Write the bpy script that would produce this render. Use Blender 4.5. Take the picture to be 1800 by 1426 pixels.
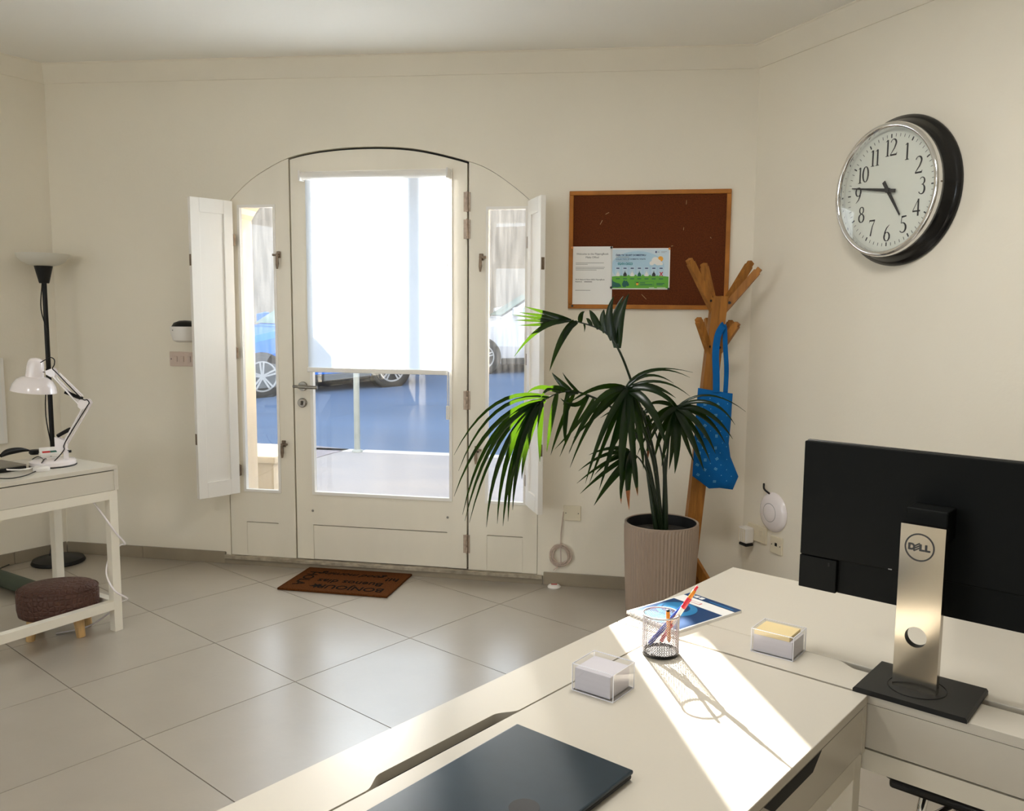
import bpy, bmesh, math, random
from mathutils import Vector, Matrix
random.seed(7)
for _o in list(bpy.data.objects):
    bpy.data.objects.remove(_o, do_unlink=True)
SC = bpy.context.scene
COL = SC.collection
PI = math.pi
def R(a): return math.radians(a)

# ------------------------------------------------------------------ camera
FPX, PITCH, ROLL, CX, CY, CAMH = 1486.2, 0.10714, -0.010377, 945.0, 713.0, 1.4497
_cp, _sp, _cr, _sr = math.cos(PITCH), math.sin(PITCH), math.cos(ROLL), math.sin(ROLL)
_right = Vector((1, 0, 0)); _fwd = Vector((0, _cp, -_sp)); _down = Vector((0, -_sp, -_cp))
CR = _cr * _right + _sr * _down
CD = -_sr * _right + _cr * _down
CO = Vector((0, 0, CAMH))
cam_d = bpy.data.cameras.new('camera'); cam = bpy.data.objects.new('camera', cam_d); COL.objects.link(cam)
cam_d.sensor_fit = 'HORIZONTAL'; cam_d.sensor_width = 36; cam_d.lens = FPX / 1800 * 36
cam_d.shift_x = (900 - CX) / 1800; cam_d.shift_y = (CY - 713) / 1800
cam_d.clip_start = 0.05; cam_d.clip_end = 200
m = Matrix.Identity(4)
for i in range(3):
    m[i][0] = CR[i]; m[i][1] = -CD[i]; m[i][2] = -_fwd[i]; m[i][3] = CO[i]
cam.matrix_world = m
SC.camera = cam

# ------------------------------------------------------------------ sky, sun, exposure
SKY_COL, SKY_STR = (0.80, 0.90, 1.0), 2.6
SUN_DIR, SUN_STR = Vector((0.153, -0.936, -0.317)), 46.0
w = bpy.data.worlds.new('sky'); SC.world = w; w.use_nodes = True
bg = w.node_tree.nodes['Background']
bg.inputs[0].default_value = (*SKY_COL, 1); bg.inputs[1].default_value = SKY_STR
sun_d = bpy.data.lights.new('sun', 'SUN'); sun_d.energy = SUN_STR; sun_d.angle = R(0.53); sun_d.color = (1, 0.95, 0.87)
sun = bpy.data.objects.new('sun', sun_d); COL.objects.link(sun)
sun.rotation_euler = SUN_DIR.to_track_quat('-Z', 'Y').to_euler(); sun.location = (-3, 20, 9)
SC.view_settings.view_transform = 'Standard'; SC.view_settings.look = 'None'
SC.view_settings.gamma = 1; SC.view_settings.use_curve_mapping = False
SC.view_settings.exposure = 0.57
SC.cycles.use_denoising = True
SC.cycles.max_bounces = 12; SC.cycles.diffuse_bounces = 7; SC.cycles.glossy_bounces = 4
SC.cycles.transparent_max_bounces = 24; SC.cycles.transmission_bounces = 6
SC.cycles.sample_clamp_indirect = 6.0
SC.cycles.caustics_reflective = False; SC.cycles.caustics_refractive = False

# ------------------------------------------------------------------ frames: back wall, right wall, left wall, desks
ANG = R(-10.1); P0 = Vector((-0.6, 4.562, 0))
T = Vector((math.cos(ANG), math.sin(ANG), 0)); N = Vector((-math.sin(ANG), math.cos(ANG), 0))
CORL = P0 - 2.25 * T; CORR = P0 + 1.69 * T
ANGR = math.atan2(-0.912, 0.41); DR = Vector((math.cos(ANGR), math.sin(ANGR), 0)); NR = Vector((-math.sin(ANGR), math.cos(ANGR), 0))
ANGL = R(55); DL = Vector((math.cos(ANGL), math.sin(ANGL), 0)); NL = Vector((-math.sin(ANGL), math.cos(ANGL), 0))
def ray(u, v): return CR * ((u - CX) / FPX) + CD * ((v - CY) / FPX) + _fwd
def atz(u, v, z=0.0):
    d = ray(u, v); return CO + d * ((z - CAMH) / d.z)
def aty(u, v, y):
    d = ray(u, v); return CO + d * (y / d.y)
def onp(u, v, p, n):
    d = ray(u, v); return CO + d * ((p - CO).dot(n) / d.dot(n))
def BW(u, v, off=0.0):
    """pixel -> back wall coordinates (s, z), off metres in front of the wall"""
    q = onp(u, v, P0 - off * N, N); return ((q - P0).dot(T), q.z)
def RWALL(u, v, off=0.0):
    q = onp(u, v, CORR - off * NR, NR); return ((q - CORR).dot(DR), q.z)
def WP(s, z, off=0.0): 
    q = P0 + s * T - off * N; return Vector((q.x, q.y, z))

# ------------------------------------------------------------------ helpers
class MB:
    def __init__(self): self.v = []; self.f = []; self.mi = []
    def add(self, vs, fs, mi=0):
        b = len(self.v); self.v += [tuple(x) for x in vs]
        self.f += [tuple(b + i for i in f) for f in fs]; self.mi += [mi] * len(fs); return self
    def box(self, x0, x1, y0, y1, z0, z1, mi=0, bev=0.0):
        if bev > 0: return self.rbox(x0, x1, y0, y1, z0, z1, bev, mi)
        vs = [(x0, y0, z0), (x1, y0, z0), (x1, y1, z0), (x0, y1, z0), (x0, y0, z1), (x1, y0, z1), (x1, y1, z1), (x0, y1, z1)]
        return self.add(vs, [(3, 2, 1, 0), (4, 5, 6, 7), (0, 1, 5, 4), (1, 2, 6, 5), (2, 3, 7, 6), (3, 0, 4, 7)], mi)
    def rbox(self, x0, x1, y0, y1, z0, z1, b, mi=0):
        bm = bmesh.new(); bmesh.ops.create_cube(bm, size=1)
        for v in bm.verts:
            v.co = Vector(((x0 + x1) / 2 + v.co.x * (x1 - x0), (y0 + y1) / 2 + v.co.y * (y1 - y0), (z0 + z1) / 2 + v.co.z * (z1 - z0)))
        bmesh.ops.bevel(bm, geom=list(bm.edges), offset=b, segments=2, affect='EDGES', profile=0.5)
        self.bm(bm, mi); return self
    def bm(self, bm, mi=0):
        bm.verts.ensure_lookup_table()
        for i, v in enumerate(bm.verts): v.index = i
        self.add([v.co[:] for v in bm.verts], [tuple(v.index for v in f.verts) for f in bm.faces], mi); bm.free(); return self
    def prism(self, pts, y0, y1, mi=0):
        """polygon in (x,z), extruded from y0 to y1"""
        n = len(pts)
        vs = [(x, y0, z) for x, z in pts] + [(x, y1, z) for x, z in pts]
        fs = [tuple(range(n)), tuple(range(2 * n - 1, n - 1, -1))] + [((i + 1) % n, i, n + i, n + (i + 1) % n) for i in range(n)]
        return self.add(vs, fs, mi)
    def slab(self, pts, z0, z1, mi=0):
        """polygon in (x,y), extruded from z0 to z1"""
        n = len(pts)
        vs = [(x, y, z0) for x, y in pts] + [(x, y, z1) for x, y in pts]
        fs = [tuple(range(n - 1, -1, -1)), tuple(range(n, 2 * n))] + [(i, (i + 1) % n, n + (i + 1) % n, n + i) for i in range(n)]
        return self.add(vs, fs, mi)
    def strip(self, xs, lo, hi, y0, y1, mi=0):
        """solid between lo(x) and hi(x) for x in xs, y0..y1"""
        n = len(xs); vs = []
        for x in xs: vs += [(x, y0, lo(x)), (x, y0, hi(x)), (x, y1, lo(x)), (x, y1, hi(x))]
        fs = []
        for i in range(n - 1):
            a, b = 4 * i, 4 * i + 4
            fs += [(a, b, b + 1, a + 1), (b + 2, a + 2, a + 3, b + 3), (a + 1, b + 1, b + 3, a + 3), (b, a, a + 2, b + 2)]
        fs += [(0, 1, 3, 2), (4 * n - 3, 4 * n - 4, 4 * n - 2, 4 * n - 1)]
        return self.add(vs, fs, mi)
    def lathe(self, prof, seg=32, c=(0, 0, 0), axis='z', mi=0, a0=0, sx=1, sy=1, cap=True):
        vs = []; fs = []; n = len(prof)
        for k in range(seg):
            a = a0 + 2 * PI * k / seg; ca, sa = math.cos(a), math.sin(a)
            for r, h in prof:
                if axis == 'z': vs.append((c[0] + r * ca * sx, c[1] + r * sa * sy, c[2] + h))
                elif axis == 'y': vs.append((c[0] + r * ca, c[1] + h, c[2] - r * sa))
                else: vs.append((c[0] + h, c[1] + r * ca, c[2] + r * sa))
        for k in range(seg):
            k2 = (k + 1) % seg
            for i in range(n - 1): fs.append((k * n + i, k2 * n + i, k2 * n + i + 1, k * n + i + 1))
        for idx in (0, n - 1):
            if cap and prof[idx][0] > 1e-6:
                fs.append(tuple(k * n + idx for k in (range(seg) if idx else range(seg - 1, -1, -1))))
        return self.add(vs, fs, mi)
    def tube(self, path, r, seg=8, mi=0, closed=False):
        path = [Vector(p) for p in path]; n = len(path); vs = []; fs = []
        rr = r if isinstance(r, (list, tuple)) else [r] * n
        up = Vector((0, 0, 1)); prev = None
        for i, p in enumerate(path):
            if closed: d = path[(i + 1) % n] - path[i - 1]
            else: d = path[min(i + 1, n - 1)] - path[max(i - 1, 0)]
            if d.length < 1e-9: d = Vector((0, 0, 1))
            d.normalize()
            if prev is None:
                a = d.cross(up) if abs(d.z) < 0.95 else d.cross(Vector((1, 0, 0)))
            else: a = prev - d * prev.dot(d)
            if a.length < 1e-6: a = d.orthogonal()
            a.normalize(); prev = a; b = d.cross(a)
            for k in range(seg):
                t = 2 * PI * k / seg; vs.append(p + rr[i] * (a * math.cos(t) + b * math.sin(t)))
        m_ = n if closed else n - 1
        for i in range(m_):
            j = (i + 1) % n
            for k in range(seg):
                k2 = (k + 1) % seg; fs.append((i * seg + k, i * seg + k2, j * seg + k2, j * seg + k))
        if not closed:
            fs.append(tuple(range(seg - 1, -1, -1))); fs.append(tuple((n - 1) * seg + k for k in range(seg)))
        return self.add(vs, fs, mi)
    def bar(self, a, b, w_, h_, up=(0, 0, 1), mi=0):
        """rectangular bar from a to b, w_ across, h_ along up"""
        a, b = Vector(a), Vector(b); d = (b - a).normalized(); s = d.cross(Vector(up)); s.normalize(); u = s.cross(d)
        vs = []
        for p in (a, b):
            for i, j in ((-1, -1), (1, -1), (1, 1), (-1, 1)): vs.append(p + s * (i * w_ / 2) + u * (j * h_ / 2))
        return self.add(vs, [(3, 2, 1, 0), (4, 5, 6, 7), (0, 1, 5, 4), (1, 2, 6, 5), (2, 3, 7, 6), (3, 0, 4, 7)], mi)
    def xf(self, mat):
        self.v = [tuple(mat @ Vector(p)) for p in self.v]; return self
    def mesh(self, name, mats, smooth=False):
        me = bpy.data.meshes.new(name); me.from_pydata(self.v, [], self.f)
        for mt in (mats if isinstance(mats, (list, tuple)) else [mats]): me.materials.append(mt)
        for p, i in zip(me.polygons, self.mi): p.material_index = i
        bm = bmesh.new(); bm.from_mesh(me); bmesh.ops.recalc_face_normals(bm, faces=bm.faces); bm.to_mesh(me); bm.free()
        if smooth:
            for p in me.polygons: p.use_smooth = True
            try: me.set_sharp_from_angle(angle=R(smooth if smooth > 1 else 40))
            except Exception: pass
        return me
    def obj(self, name, mats, parent=None, smooth=False, loc=(0, 0, 0), rz=0.0):
        o = bpy.data.objects.new(name, self.mesh(name, mats, smooth)); COL.objects.link(o)
        o.location = loc; o.rotation_euler = (0, 0, rz)
        if parent: o.parent = parent
        return o
def empty(name, loc=(0, 0, 0), rz=0.0, parent=None):
    o = bpy.data.objects.new(name, None); COL.objects.link(o); o.location = loc; o.rotation_euler = (0, 0, rz)
    o.empty_display_size = 0.1
    if parent: o.parent = parent
    return o
def tag(o, label, cat, group=None):
    o['label'] = label; o['category'] = cat
    if group: o['group'] = group
    return o
def struct(o, label=None):
    o['kind'] = 'structure'
    if label: o['label'] = label
    return o
def lab(o, label): o['label'] = label; return o
def crom(pts, n=6, closed=False):
    """Catmull-Rom through points"""
    P = [Vector(p) for p in pts]; out = []; k = len(P)
    for i in range(k if closed else k - 1):
        p1, p2 = P[i], P[(i + 1) % k]
        p0 = P[i - 1] if (closed or i > 0) else p1 * 2 - p2
        p3 = P[(i + 2) % k] if (closed or i + 2 < k) else p2 * 2 - p1
        for j in range(n):
            t = j / n
            out.append(0.5 * (2 * p1 + (p2 - p0) * t + (2 * p0 - 5 * p1 + 4 * p2 - p3) * t * t + (3 * p1 - p0 - 3 * p2 + p3) * t ** 3))
    if not closed: out.append(P[-1])
    return out
def text_mb(s, size, depth=0.0004, align='CENTER', bold=0.0, shear=0.0):
    """text lying in the local x-z plane (readable from -y)"""
    c = bpy.data.curves.new('t', 'FONT'); c.body = s; c.size = size; c.align_x = align; c.align_y = 'CENTER'
    c.extrude = depth / 2; c.offset = bold; c.shear = shear; c.resolution_u = 3
    o = bpy.data.objects.new('t', c); COL.objects.link(o)
    dg = bpy.context.evaluated_depsgraph_get(); me = bpy.data.meshes.new_from_object(o.evaluated_get(dg))
    mb = MB(); mb.add([(v.co.x, -v.co.z, v.co.y) for v in me.vertices], [tuple(p.vertices) for p in me.polygons])
    bpy.data.objects.remove(o, do_unlink=True); bpy.data.meshes.remove(me); bpy.data.curves.remove(c)
    return mb

# ------------------------------------------------------------------ materials
def mat(name, col, rough=0.5, metal=0.0, var=0.0, scale=8.0, bump=0.0, bscale=None, spec=0.5, coat=0.0, stretch=None, col2=None, detail=4, sheen=0.0, coatr=0.06):
    """principled material with procedural colour variation and fine relief"""
    mt = bpy.data.materials.new(name); mt.use_nodes = True; nt = mt.node_tree; b = nt.nodes['Principled BSDF']
    b.inputs['Roughness'].default_value = rough; b.inputs['Metallic'].default_value = metal
    b.inputs['Specular IOR Level'].default_value = spec
    if coat: b.inputs['Coat Weight'].default_value = coat; b.inputs['Coat Roughness'].default_value = coatr
    if sheen: b.inputs['Sheen Weight'].default_value = sheen
    tc = nt.nodes.new('ShaderNodeTexCoord'); mp = nt.nodes.new('ShaderNodeMapping')
    nt.links.new(tc.outputs['Object'], mp.inputs['Vector'])
    if stretch: mp.inputs['Scale'].default_value = stretch
    nz = nt.nodes.new('ShaderNodeTexNoise'); nz.inputs['Scale'].default_value = scale; nz.inputs['Detail'].default_value = detail
    nt.links.new(mp.outputs[0], nz.inputs['Vector'])
    rp = nt.nodes.new('ShaderNodeValToRGB'); rp.color_ramp.elements[0].position = 0.3; rp.color_ramp.elements[1].position = 0.7
    c2 = col2 if col2 else tuple(max(0, x * (1 - var)) for x in col)
    c1 = col if col2 else tuple(min(1, x * (1 + var * 0.4)) for x in col)
    rp.color_ramp.elements[0].color = (*c2, 1); rp.color_ramp.elements[1].color = (*c1, 1)
    nt.links.new(nz.outputs[0], rp.inputs[0]); nt.links.new(rp.outputs[0], b.inputs['Base Color'])
    if bump:
        n2 = nt.nodes.new('ShaderNodeTexNoise'); n2.inputs['Scale'].default_value = bscale or scale * 4; n2.inputs['Detail'].default_value = 3
        nt.links.new(mp.outputs[0], n2.inputs['Vector'])
        bp = nt.nodes.new('ShaderNodeBump'); bp.inputs['Strength'].default_value = bump; bp.inputs['Distance'].default_value = 0.01
        nt.links.new(n2.outputs[0], bp.inputs['Height']); nt.links.new(bp.outputs[0], b.inputs['Normal'])
    return mt
def glass_mat(name, tint=(1, 1, 1), gloss=1.0, dirt=0.0, rough=0.0):
    """thin clear pane: transparent with a fresnel reflection, a little dust"""
    mt = bpy.data.materials.new(name); mt.use_nodes = True; nt = mt.node_tree; nt.nodes.clear()
    out = nt.nodes.new('ShaderNodeOutputMaterial'); tr = nt.nodes.new('ShaderNodeBsdfTransparent'); tr.inputs[0].default_value = (*tint, 1)
    gl = nt.nodes.new('ShaderNodeBsdfGlossy'); gl.inputs['Roughness'].default_value = rough
    fr = nt.nodes.new('ShaderNodeLayerWeight'); pw = nt.nodes.new('ShaderNodeMath'); pw.operation = 'POWER'; pw.inputs[1].default_value = 5
    nt.links.new(fr.outputs['Facing'], pw.inputs[0])
    mu = nt.nodes.new('ShaderNodeMath'); mu.operation = 'MULTIPLY_ADD'; mu.inputs[1].default_value = 0.9 * gloss; mu.inputs[2].default_value = 0.05 * gloss; nt.links.new(pw.outputs[0], mu.inputs[0])
    mx = nt.nodes.new('ShaderNodeMixShader'); nt.links.new(mu.outputs[0], mx.inputs[0]); nt.links.new(tr.outputs[0], mx.inputs[1]); nt.links.new(gl.outputs[0], mx.inputs[2])
    last = mx
    if dirt:
        tc = nt.nodes.new('ShaderNodeTexCoord'); mp = nt.nodes.new('ShaderNodeMapping'); mp.inputs['Scale'].default_value = (14, 1, 1.2)
        nt.links.new(tc.outputs['Object'], mp.inputs[0])
        nz = nt.nodes.new('ShaderNodeTexNoise'); nz.inputs['Scale'].default_value = 3; nz.inputs['Detail'].default_value = 6; nt.links.new(mp.outputs[0], nz.inputs[0])
        rp = nt.nodes.new('ShaderNodeValToRGB'); rp.color_ramp.elements[0].position = 0.4; rp.color_ramp.elements[1].position = 0.8
        rp.color_ramp.elements[0].color = (dirt * 0.15,) * 3 + (1,); rp.color_ramp.elements[1].color = (dirt,) * 3 + (1,)
        nt.links.new(nz.outputs[0], rp.inputs[0])
        df = nt.nodes.new('ShaderNodeBsdfDiffuse'); df.inputs[0].default_value = (.85, .85, .85, 1)
        tl = nt.nodes.new('ShaderNodeBsdfTranslucent'); tl.inputs[0].default_value = (.85, .85, .85, 1)
        md = nt.nodes.new('ShaderNodeMixShader'); md.inputs[0].default_value = 0.6; nt.links.new(df.outputs[0], md.inputs[1]); nt.links.new(tl.outputs[0], md.inputs[2])
        m2 = nt.nodes.new('ShaderNodeMixShader'); nt.links.new(rp.outputs[0], m2.inputs[0]); nt.links.new(mx.outputs[0], m2.inputs[1]); nt.links.new(md.outputs[0], m2.inputs[2]); last = m2
    nt.links.new(last.outputs[0], out.inputs[0]); return mt
def translucent_mat(name, col, trans, amt=0.5, rough=0.5, clear=0.0, gloss=0.0, coltip=None, var=0.0):
    """diffuse + translucent sheet (blind fabric, leaf)"""
    mt = bpy.data.materials.new(name); mt.use_nodes = True; nt = mt.node_tree; b = nt.nodes['Principled BSDF']
    out = nt.nodes['Material Output']
    b.inputs['Base Color'].default_value = (*col, 1); b.inputs['Roughness'].default_value = rough; b.inputs['Specular IOR Level'].default_value = gloss
    tl = nt.nodes.new('ShaderNodeBsdfTranslucent'); tl.inputs[0].default_value = (*trans, 1)
    mx = nt.nodes.new('ShaderNodeMixShader'); mx.inputs[0].default_value = amt
    nt.links.new(b.outputs[0], mx.inputs[1]); nt.links.new(tl.outputs[0], mx.inputs[2]); last = mx
    if var:
        tc = nt.nodes.new('ShaderNodeTexCoord'); nz = nt.nodes.new('ShaderNodeTexNoise'); nz.inputs['Scale'].default_value = 30; nt.links.new(tc.outputs['Object'], nz.inputs[0])
        rp = nt.nodes.new('ShaderNodeValToRGB'); rp.color_ramp.elements[0].color = (*[c * (1 - var) for c in col], 1); rp.color_ramp.elements[1].color = (*[min(1, c * (1 + var)) for c in col], 1)
        nt.links.new(nz.outputs[0], rp.inputs[0]); nt.links.new(rp.outputs[0], b.inputs['Base Color'])
    if clear:
        tr = nt.nodes.new('ShaderNodeBsdfTransparent'); m2 = nt.nodes.new('ShaderNodeMixShader'); m2.inputs[0].default_value = clear
        nt.links.new(mx.outputs[0], m2.inputs[1]); nt.links.new(tr.outputs[0], m2.inputs[2]); last = m2
    nt.links.new(last.outputs[0], out.inputs[0]); return mt
M = {}
M['wall'] = mat('wall_paint', (0.82, 0.765, 0.65), 0.6, var=0.03, scale=1.5, bump=0.06, bscale=60, spec=0.3)
M['ceil'] = mat('ceiling_paint', (0.88, 0.865, 0.82), 0.7, var=0.02, scale=1.2, bump=0.04, bscale=50, spec=0.2)
M['cornice'] = mat('cornice_paint', (0.82, 0.765, 0.65), 0.6, var=0.03, scale=3, bump=0.04, bscale=60)
M['tile'] = mat('floor_tile', (0.39, 0.345, 0.285), 0.29, var=0.12, scale=2.2, bump=0.035, bscale=40, col2=(0.32, 0.28, 0.23), detail=8, spec=1.0, coat=0.7, coatr=0.30)
M['grout'] = mat('grout', (0.16, 0.14, 0.12), 0.8, var=0.2, scale=20)
M['skirt'] = mat('skirting_tile', (0.30, 0.25, 0.18), 0.35, var=0.15, scale=5, bump=0.04, bscale=50)
M['wood_white'] = mat('painted_wood', (0.83, 0.775, 0.66), 0.38, var=0.04, scale=5, bump=0.05, bscale=30, stretch=(1, 1, .25))
M['shutter'] = mat('shutter_paint', (0.86, 0.83, 0.78), 0.35, var=0.02, scale=4, bump=0.03, bscale=25, stretch=(1, 1, .25))
M['gap'] = mat('shadow_gap', (0.03, 0.028, 0.025), 0.8, var=0.2)
M['threshold'] = mat('stone_threshold', (0.42, 0.36, 0.27), 0.7, var=0.35, scale=25, bump=0.3, bscale=60)
M['steel'] = mat('brushed_steel', (0.26, 0.24, 0.21), 0.32, 0.9, var=0.1, scale=30)
M['bronze'] = mat('aged_bronze', (0.22, 0.16, 0.11), 0.42, 0.75, var=0.3, scale=60)
M['copper'] = mat('hinge_brass', (0.40, 0.31, 0.24), 0.4, 0.7, var=0.25, scale=60)
M['chrome'] = mat('chrome', (0.86, 0.86, 0.86), 0.08, 1.0, var=0.02)
M['black'] = mat('black_plastic', (0.006, 0.006, 0.006), 0.42, var=0.1, scale=40, spec=0.3)
M['blackgloss'] = mat('black_gloss', (0.008, 0.008, 0.008), 0.18, var=0.1)
M['glass'] = glass_mat('window_glass', gloss=0.9, dirt=0.014)
M['glass_side'] = glass_mat('dusty_glass', gloss=0.9, dirt=0.024)
M['clear'] = glass_mat('clear_glass', gloss=0.7)
M['acrylic'] = glass_mat('clear_acrylic', tint=(0.97, 0.972, 0.98), gloss=0.8, rough=0.0)
M['edge_glint'] = mat('painted_edge_glint', (0.86, 0.86, 0.92), 0.15, var=0.02)
M['blind'] = translucent_mat('blind_fabric', (0.86, 0.86, 0.88), (0.74, 0.86, 1.0), amt=0.6, rough=0.8, clear=0.02, var=0.03)
M['white_plastic'] = mat('white_plastic', (0.80, 0.77, 0.73), 0.35, var=0.03)
M['pink_plastic'] = mat('aged_white_plastic', (0.60, 0.48, 0.41), 0.4, var=0.04)
M['cream_plastic'] = mat('cream_plastic', (0.75, 0.68, 0.52), 0.4, var=0.04)
M['lampwhite'] = mat('lamp_enamel', (0.84, 0.78, 0.78), 0.2, var=0.02, coat=0.5)
M['desk'] = mat('desk_lacquer', (0.64, 0.592, 0.505), 0.30, var=0.02, scale=3, bump=0.01, bscale=80, spec=0.4)
M['deskmetal'] = mat('desk_metal', (0.82, 0.77, 0.66), 0.35, var=0.02)
M['pine'] = mat('oiled_pine', (0.36, 0.145, 0.026), 0.5, spec=0.25, var=0.35, scale=9, stretch=(6, 6, .7), bump=0.05, bscale=30)
M['lightwood'] = mat('light_wood', (0.62, 0.40, 0.17), 0.45, var=0.3, scale=10, stretch=(5, 5, .8))
M['boardwood'] = mat('board_frame_wood', (0.42, 0.155, 0.022), 0.5, spec=0.25, var=0.2, scale=14, bump=0.03)
M['cork'] = mat('cork', (0.120, 0.029, 0.006), 0.85, var=0.35, scale=160, bump=0.3, bscale=260, spec=0.2)
M['paper'] = mat('paper', (0.84, 0.83, 0.80), 0.7, var=0.01, spec=0.2)
M['ink'] = mat('ink', (0.03, 0.03, 0.03), 0.6, var=0.1)
M['grey_ink'] = mat('grey_ink', (0.30, 0.29, 0.28), 0.6, var=0.1)
M['navy_ink'] = mat('navy_ink', (0.02, 0.03, 0.14), 0.6, var=0.1)
M['teal_ink'] = mat('teal_ink', (0.0, 0.20, 0.24), 0.6, var=0.1)
M['sky_ink'] = mat('poster_sky', (0.42, 0.62, 0.76), 0.5, var=0.04)
M['sky2_ink'] = mat('poster_pale_sky', (0.60, 0.72, 0.80), 0.5, var=0.04)
M['green_ink'] = mat('poster_green', (0.11, 0.40, 0.02), 0.5, var=0.1)
M['dkgreen_ink'] = mat('poster_dark_green', (0.0, 0.10, 0.07), 0.5, var=0.1)
M['orange_ink'] = mat('poster_orange', (0.85, 0.38, 0.02), 0.5, var=0.05)
M['red_ink'] = mat('poster_red', (0.50, 0.02, 0.02), 0.5, var=0.05)
M['cloud_ink'] = mat('poster_white', (0.82, 0.80, 0.76), 0.5, var=0.02)
M['panel_ink'] = mat('poster_panel', (0.50, 0.66, 0.77), 0.5, var=0.02)
M['pot'] = mat('taupe_pot', (0.31, 0.235, 0.18), 0.55, var=0.06, scale=6)
M['soil'] = mat('soil', (0.02, 0.015, 0.01), 0.95, var=0.5, scale=60, bump=0.8, bscale=60)
M['leaf'] = translucent_mat('palm_leaf', (0.003, 0.012, 0.003), (0.085, 0.185, 0.006), amt=0.15, rough=0.24, gloss=0.4, var=0.3)
M['leaf_dry'] = mat('dry_leaf', (0.28, 0.09, 0.02), 0.6, var=0.3, scale=30)
M['stem'] = mat('palm_stem', (0.010, 0.022, 0.006), 0.4, var=0.3, scale=20)
M['coir'] = mat('coir', (0.115, 0.036, 0.007), 0.95, var=0.45, scale=180, bump=0.8, bscale=220, spec=0.1)
M['coir_ink'] = mat('coir_print', (0.006, 0.004, 0.003), 0.95, var=0.3, scale=180, spec=0.1)
M['blue_cloth'] = mat('blue_cotton', (0.0, 0.105, 0.34), 0.8, var=0.12, scale=14, bump=0.15, bscale=200, spec=0.2)
M['print_blue'] = mat('pale_blue_print', (0.14, 0.42, 0.66), 0.8, var=0.05)
M['stool'] = mat('brown_velour', (0.085, 0.036, 0.024), 0.55, var=0.2, scale=12, spec=0.35)
M['dial'] = mat('clock_dial', (0.74, 0.76, 0.68), 0.5, var=0.01)
M['monitor'] = mat('monitor_back', (0.0035, 0.004, 0.0035), 0.55, var=0.1, scale=30, spec=0.12)
M['standmetal'] = mat('stand_aluminium', (0.46, 0.41, 0.335), 0.16, 1.0, var=0.04, scale=4)
M['basemetal'] = mat('base_black', (0.010, 0.010, 0.0095), 0.42, 0.0, var=0.1, spec=0.3)
M['laptop'] = mat('laptop_lid', (0.014, 0.03, 0.045), 0.33, 0.25, var=0.1, scale=40)
M['yellow_note'] = mat('yellow_notes', (0.85, 0.68, 0.36), 0.7, var=0.04)
M['white_note'] = mat('white_notes', (0.66, 0.63, 0.67), 0.7, var=0.05, scale=3, stretch=(.2, .2, 40))
M['red'] = mat('red_plastic', (0.62, 0.015, 0.03), 0.3, var=0.05)
M['bluepl'] = mat('blue_plastic', (0.01, 0.06, 0.45), 0.3, var=0.05)
M['orange'] = mat('orange_plastic', (0.75, 0.24, 0.01), 0.35, var=0.05)
M['wire'] = mat('silver_wire', (0.50, 0.47, 0.47), 0.35, 0.8, var=0.05)
M['nb_navy'] = mat('cover_navy', (0.004, 0.05, 0.16), 0.3, var=0.05)
M['nb_blue'] = mat('cover_blue', (0.02, 0.22, 0.48), 0.3, var=0.08)
M['nb_light'] = mat('cover_light_blue', (0.10, 0.42, 0.62), 0.3, var=0.08)
M['greendark'] = mat('dark_green_fabric', (0.06, 0.075, 0.05), 0.8, var=0.1)
# outside
M['asphalt'] = mat('asphalt', (0.043, 0.077, 0.142), 0.85, var=0.15, scale=0.8, bump=0.25, bscale=40, stretch=(.25, 1.4, 1), detail=8)
M['paving'] = mat('paving', (0.195, 0.180, 0.178), 0.8, var=0.12, scale=1.4, bump=0.2, bscale=20, col2=(0.165, 0.156, 0.165), detail=7, stretch=(.5, 2, 1))
M['kerb'] = mat('kerb_stone', (0.33, 0.32, 0.31), 0.8, var=0.1)
M['cobble'] = mat('grey_setts', (0.18, 0.16, 0.175), 0.8, var=0.2, scale=6)
M['stone'] = mat('limestone', (0.235, 0.195, 0.150), 0.85, var=0.22, scale=1.4, bump=0.3, bscale=14, detail=8)
M['cream'] = mat('cream_render', (0.62, 0.52, 0.39), 0.8, var=0.06, scale=3, bump=0.1, bscale=30)
M['polemetal'] = mat('galvanised_pole', (0.20, 0.215, 0.20), 0.6, 0.0, var=0.15, scale=8)
M['car_blue'] = mat('blue_car_paint', (0.0, 0.11, 0.48), 0.35, var=0.02, spec=0.2)
M['car_white'] = mat('white_car_paint', (0.36, 0.36, 0.375), 0.3, var=0.02, coat=0.2)
M['tyre'] = mat('tyre_rubber', (0.014, 0.014, 0.015), 0.85, var=0.2, scale=30)
M['carglass'] = mat('car_window', (0.10, 0.19, 0.17), 0.12, var=0.3, scale=2)
M['alloy'] = mat('alloy_wheel', (0.26, 0.26, 0.26), 0.4, 0.2, var=0.05)
M['facade_window'] = mat('dark_window', (0.06, 0.07, 0.08), 0.15, var=0.2)
M['door_green'] = mat('green_door', (0.05, 0.11, 0.09), 0.4, var=0.1)

# ------------------------------------------------------------------ room shell
REAR_Y = -3.2
_k = (CORR.y - REAR_Y) / 0.912
ROOM = [CORL.to_2d(), (CORL - 4.0 * DL).to_2d(), Vector(((CORL - 4.0 * DL).x, REAR_Y)), Vector(((CORR + _k * DR).x, REAR_Y)), CORR.to_2d()]
def ceil_z(x): return 2.769 - 0.018 * x
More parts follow.
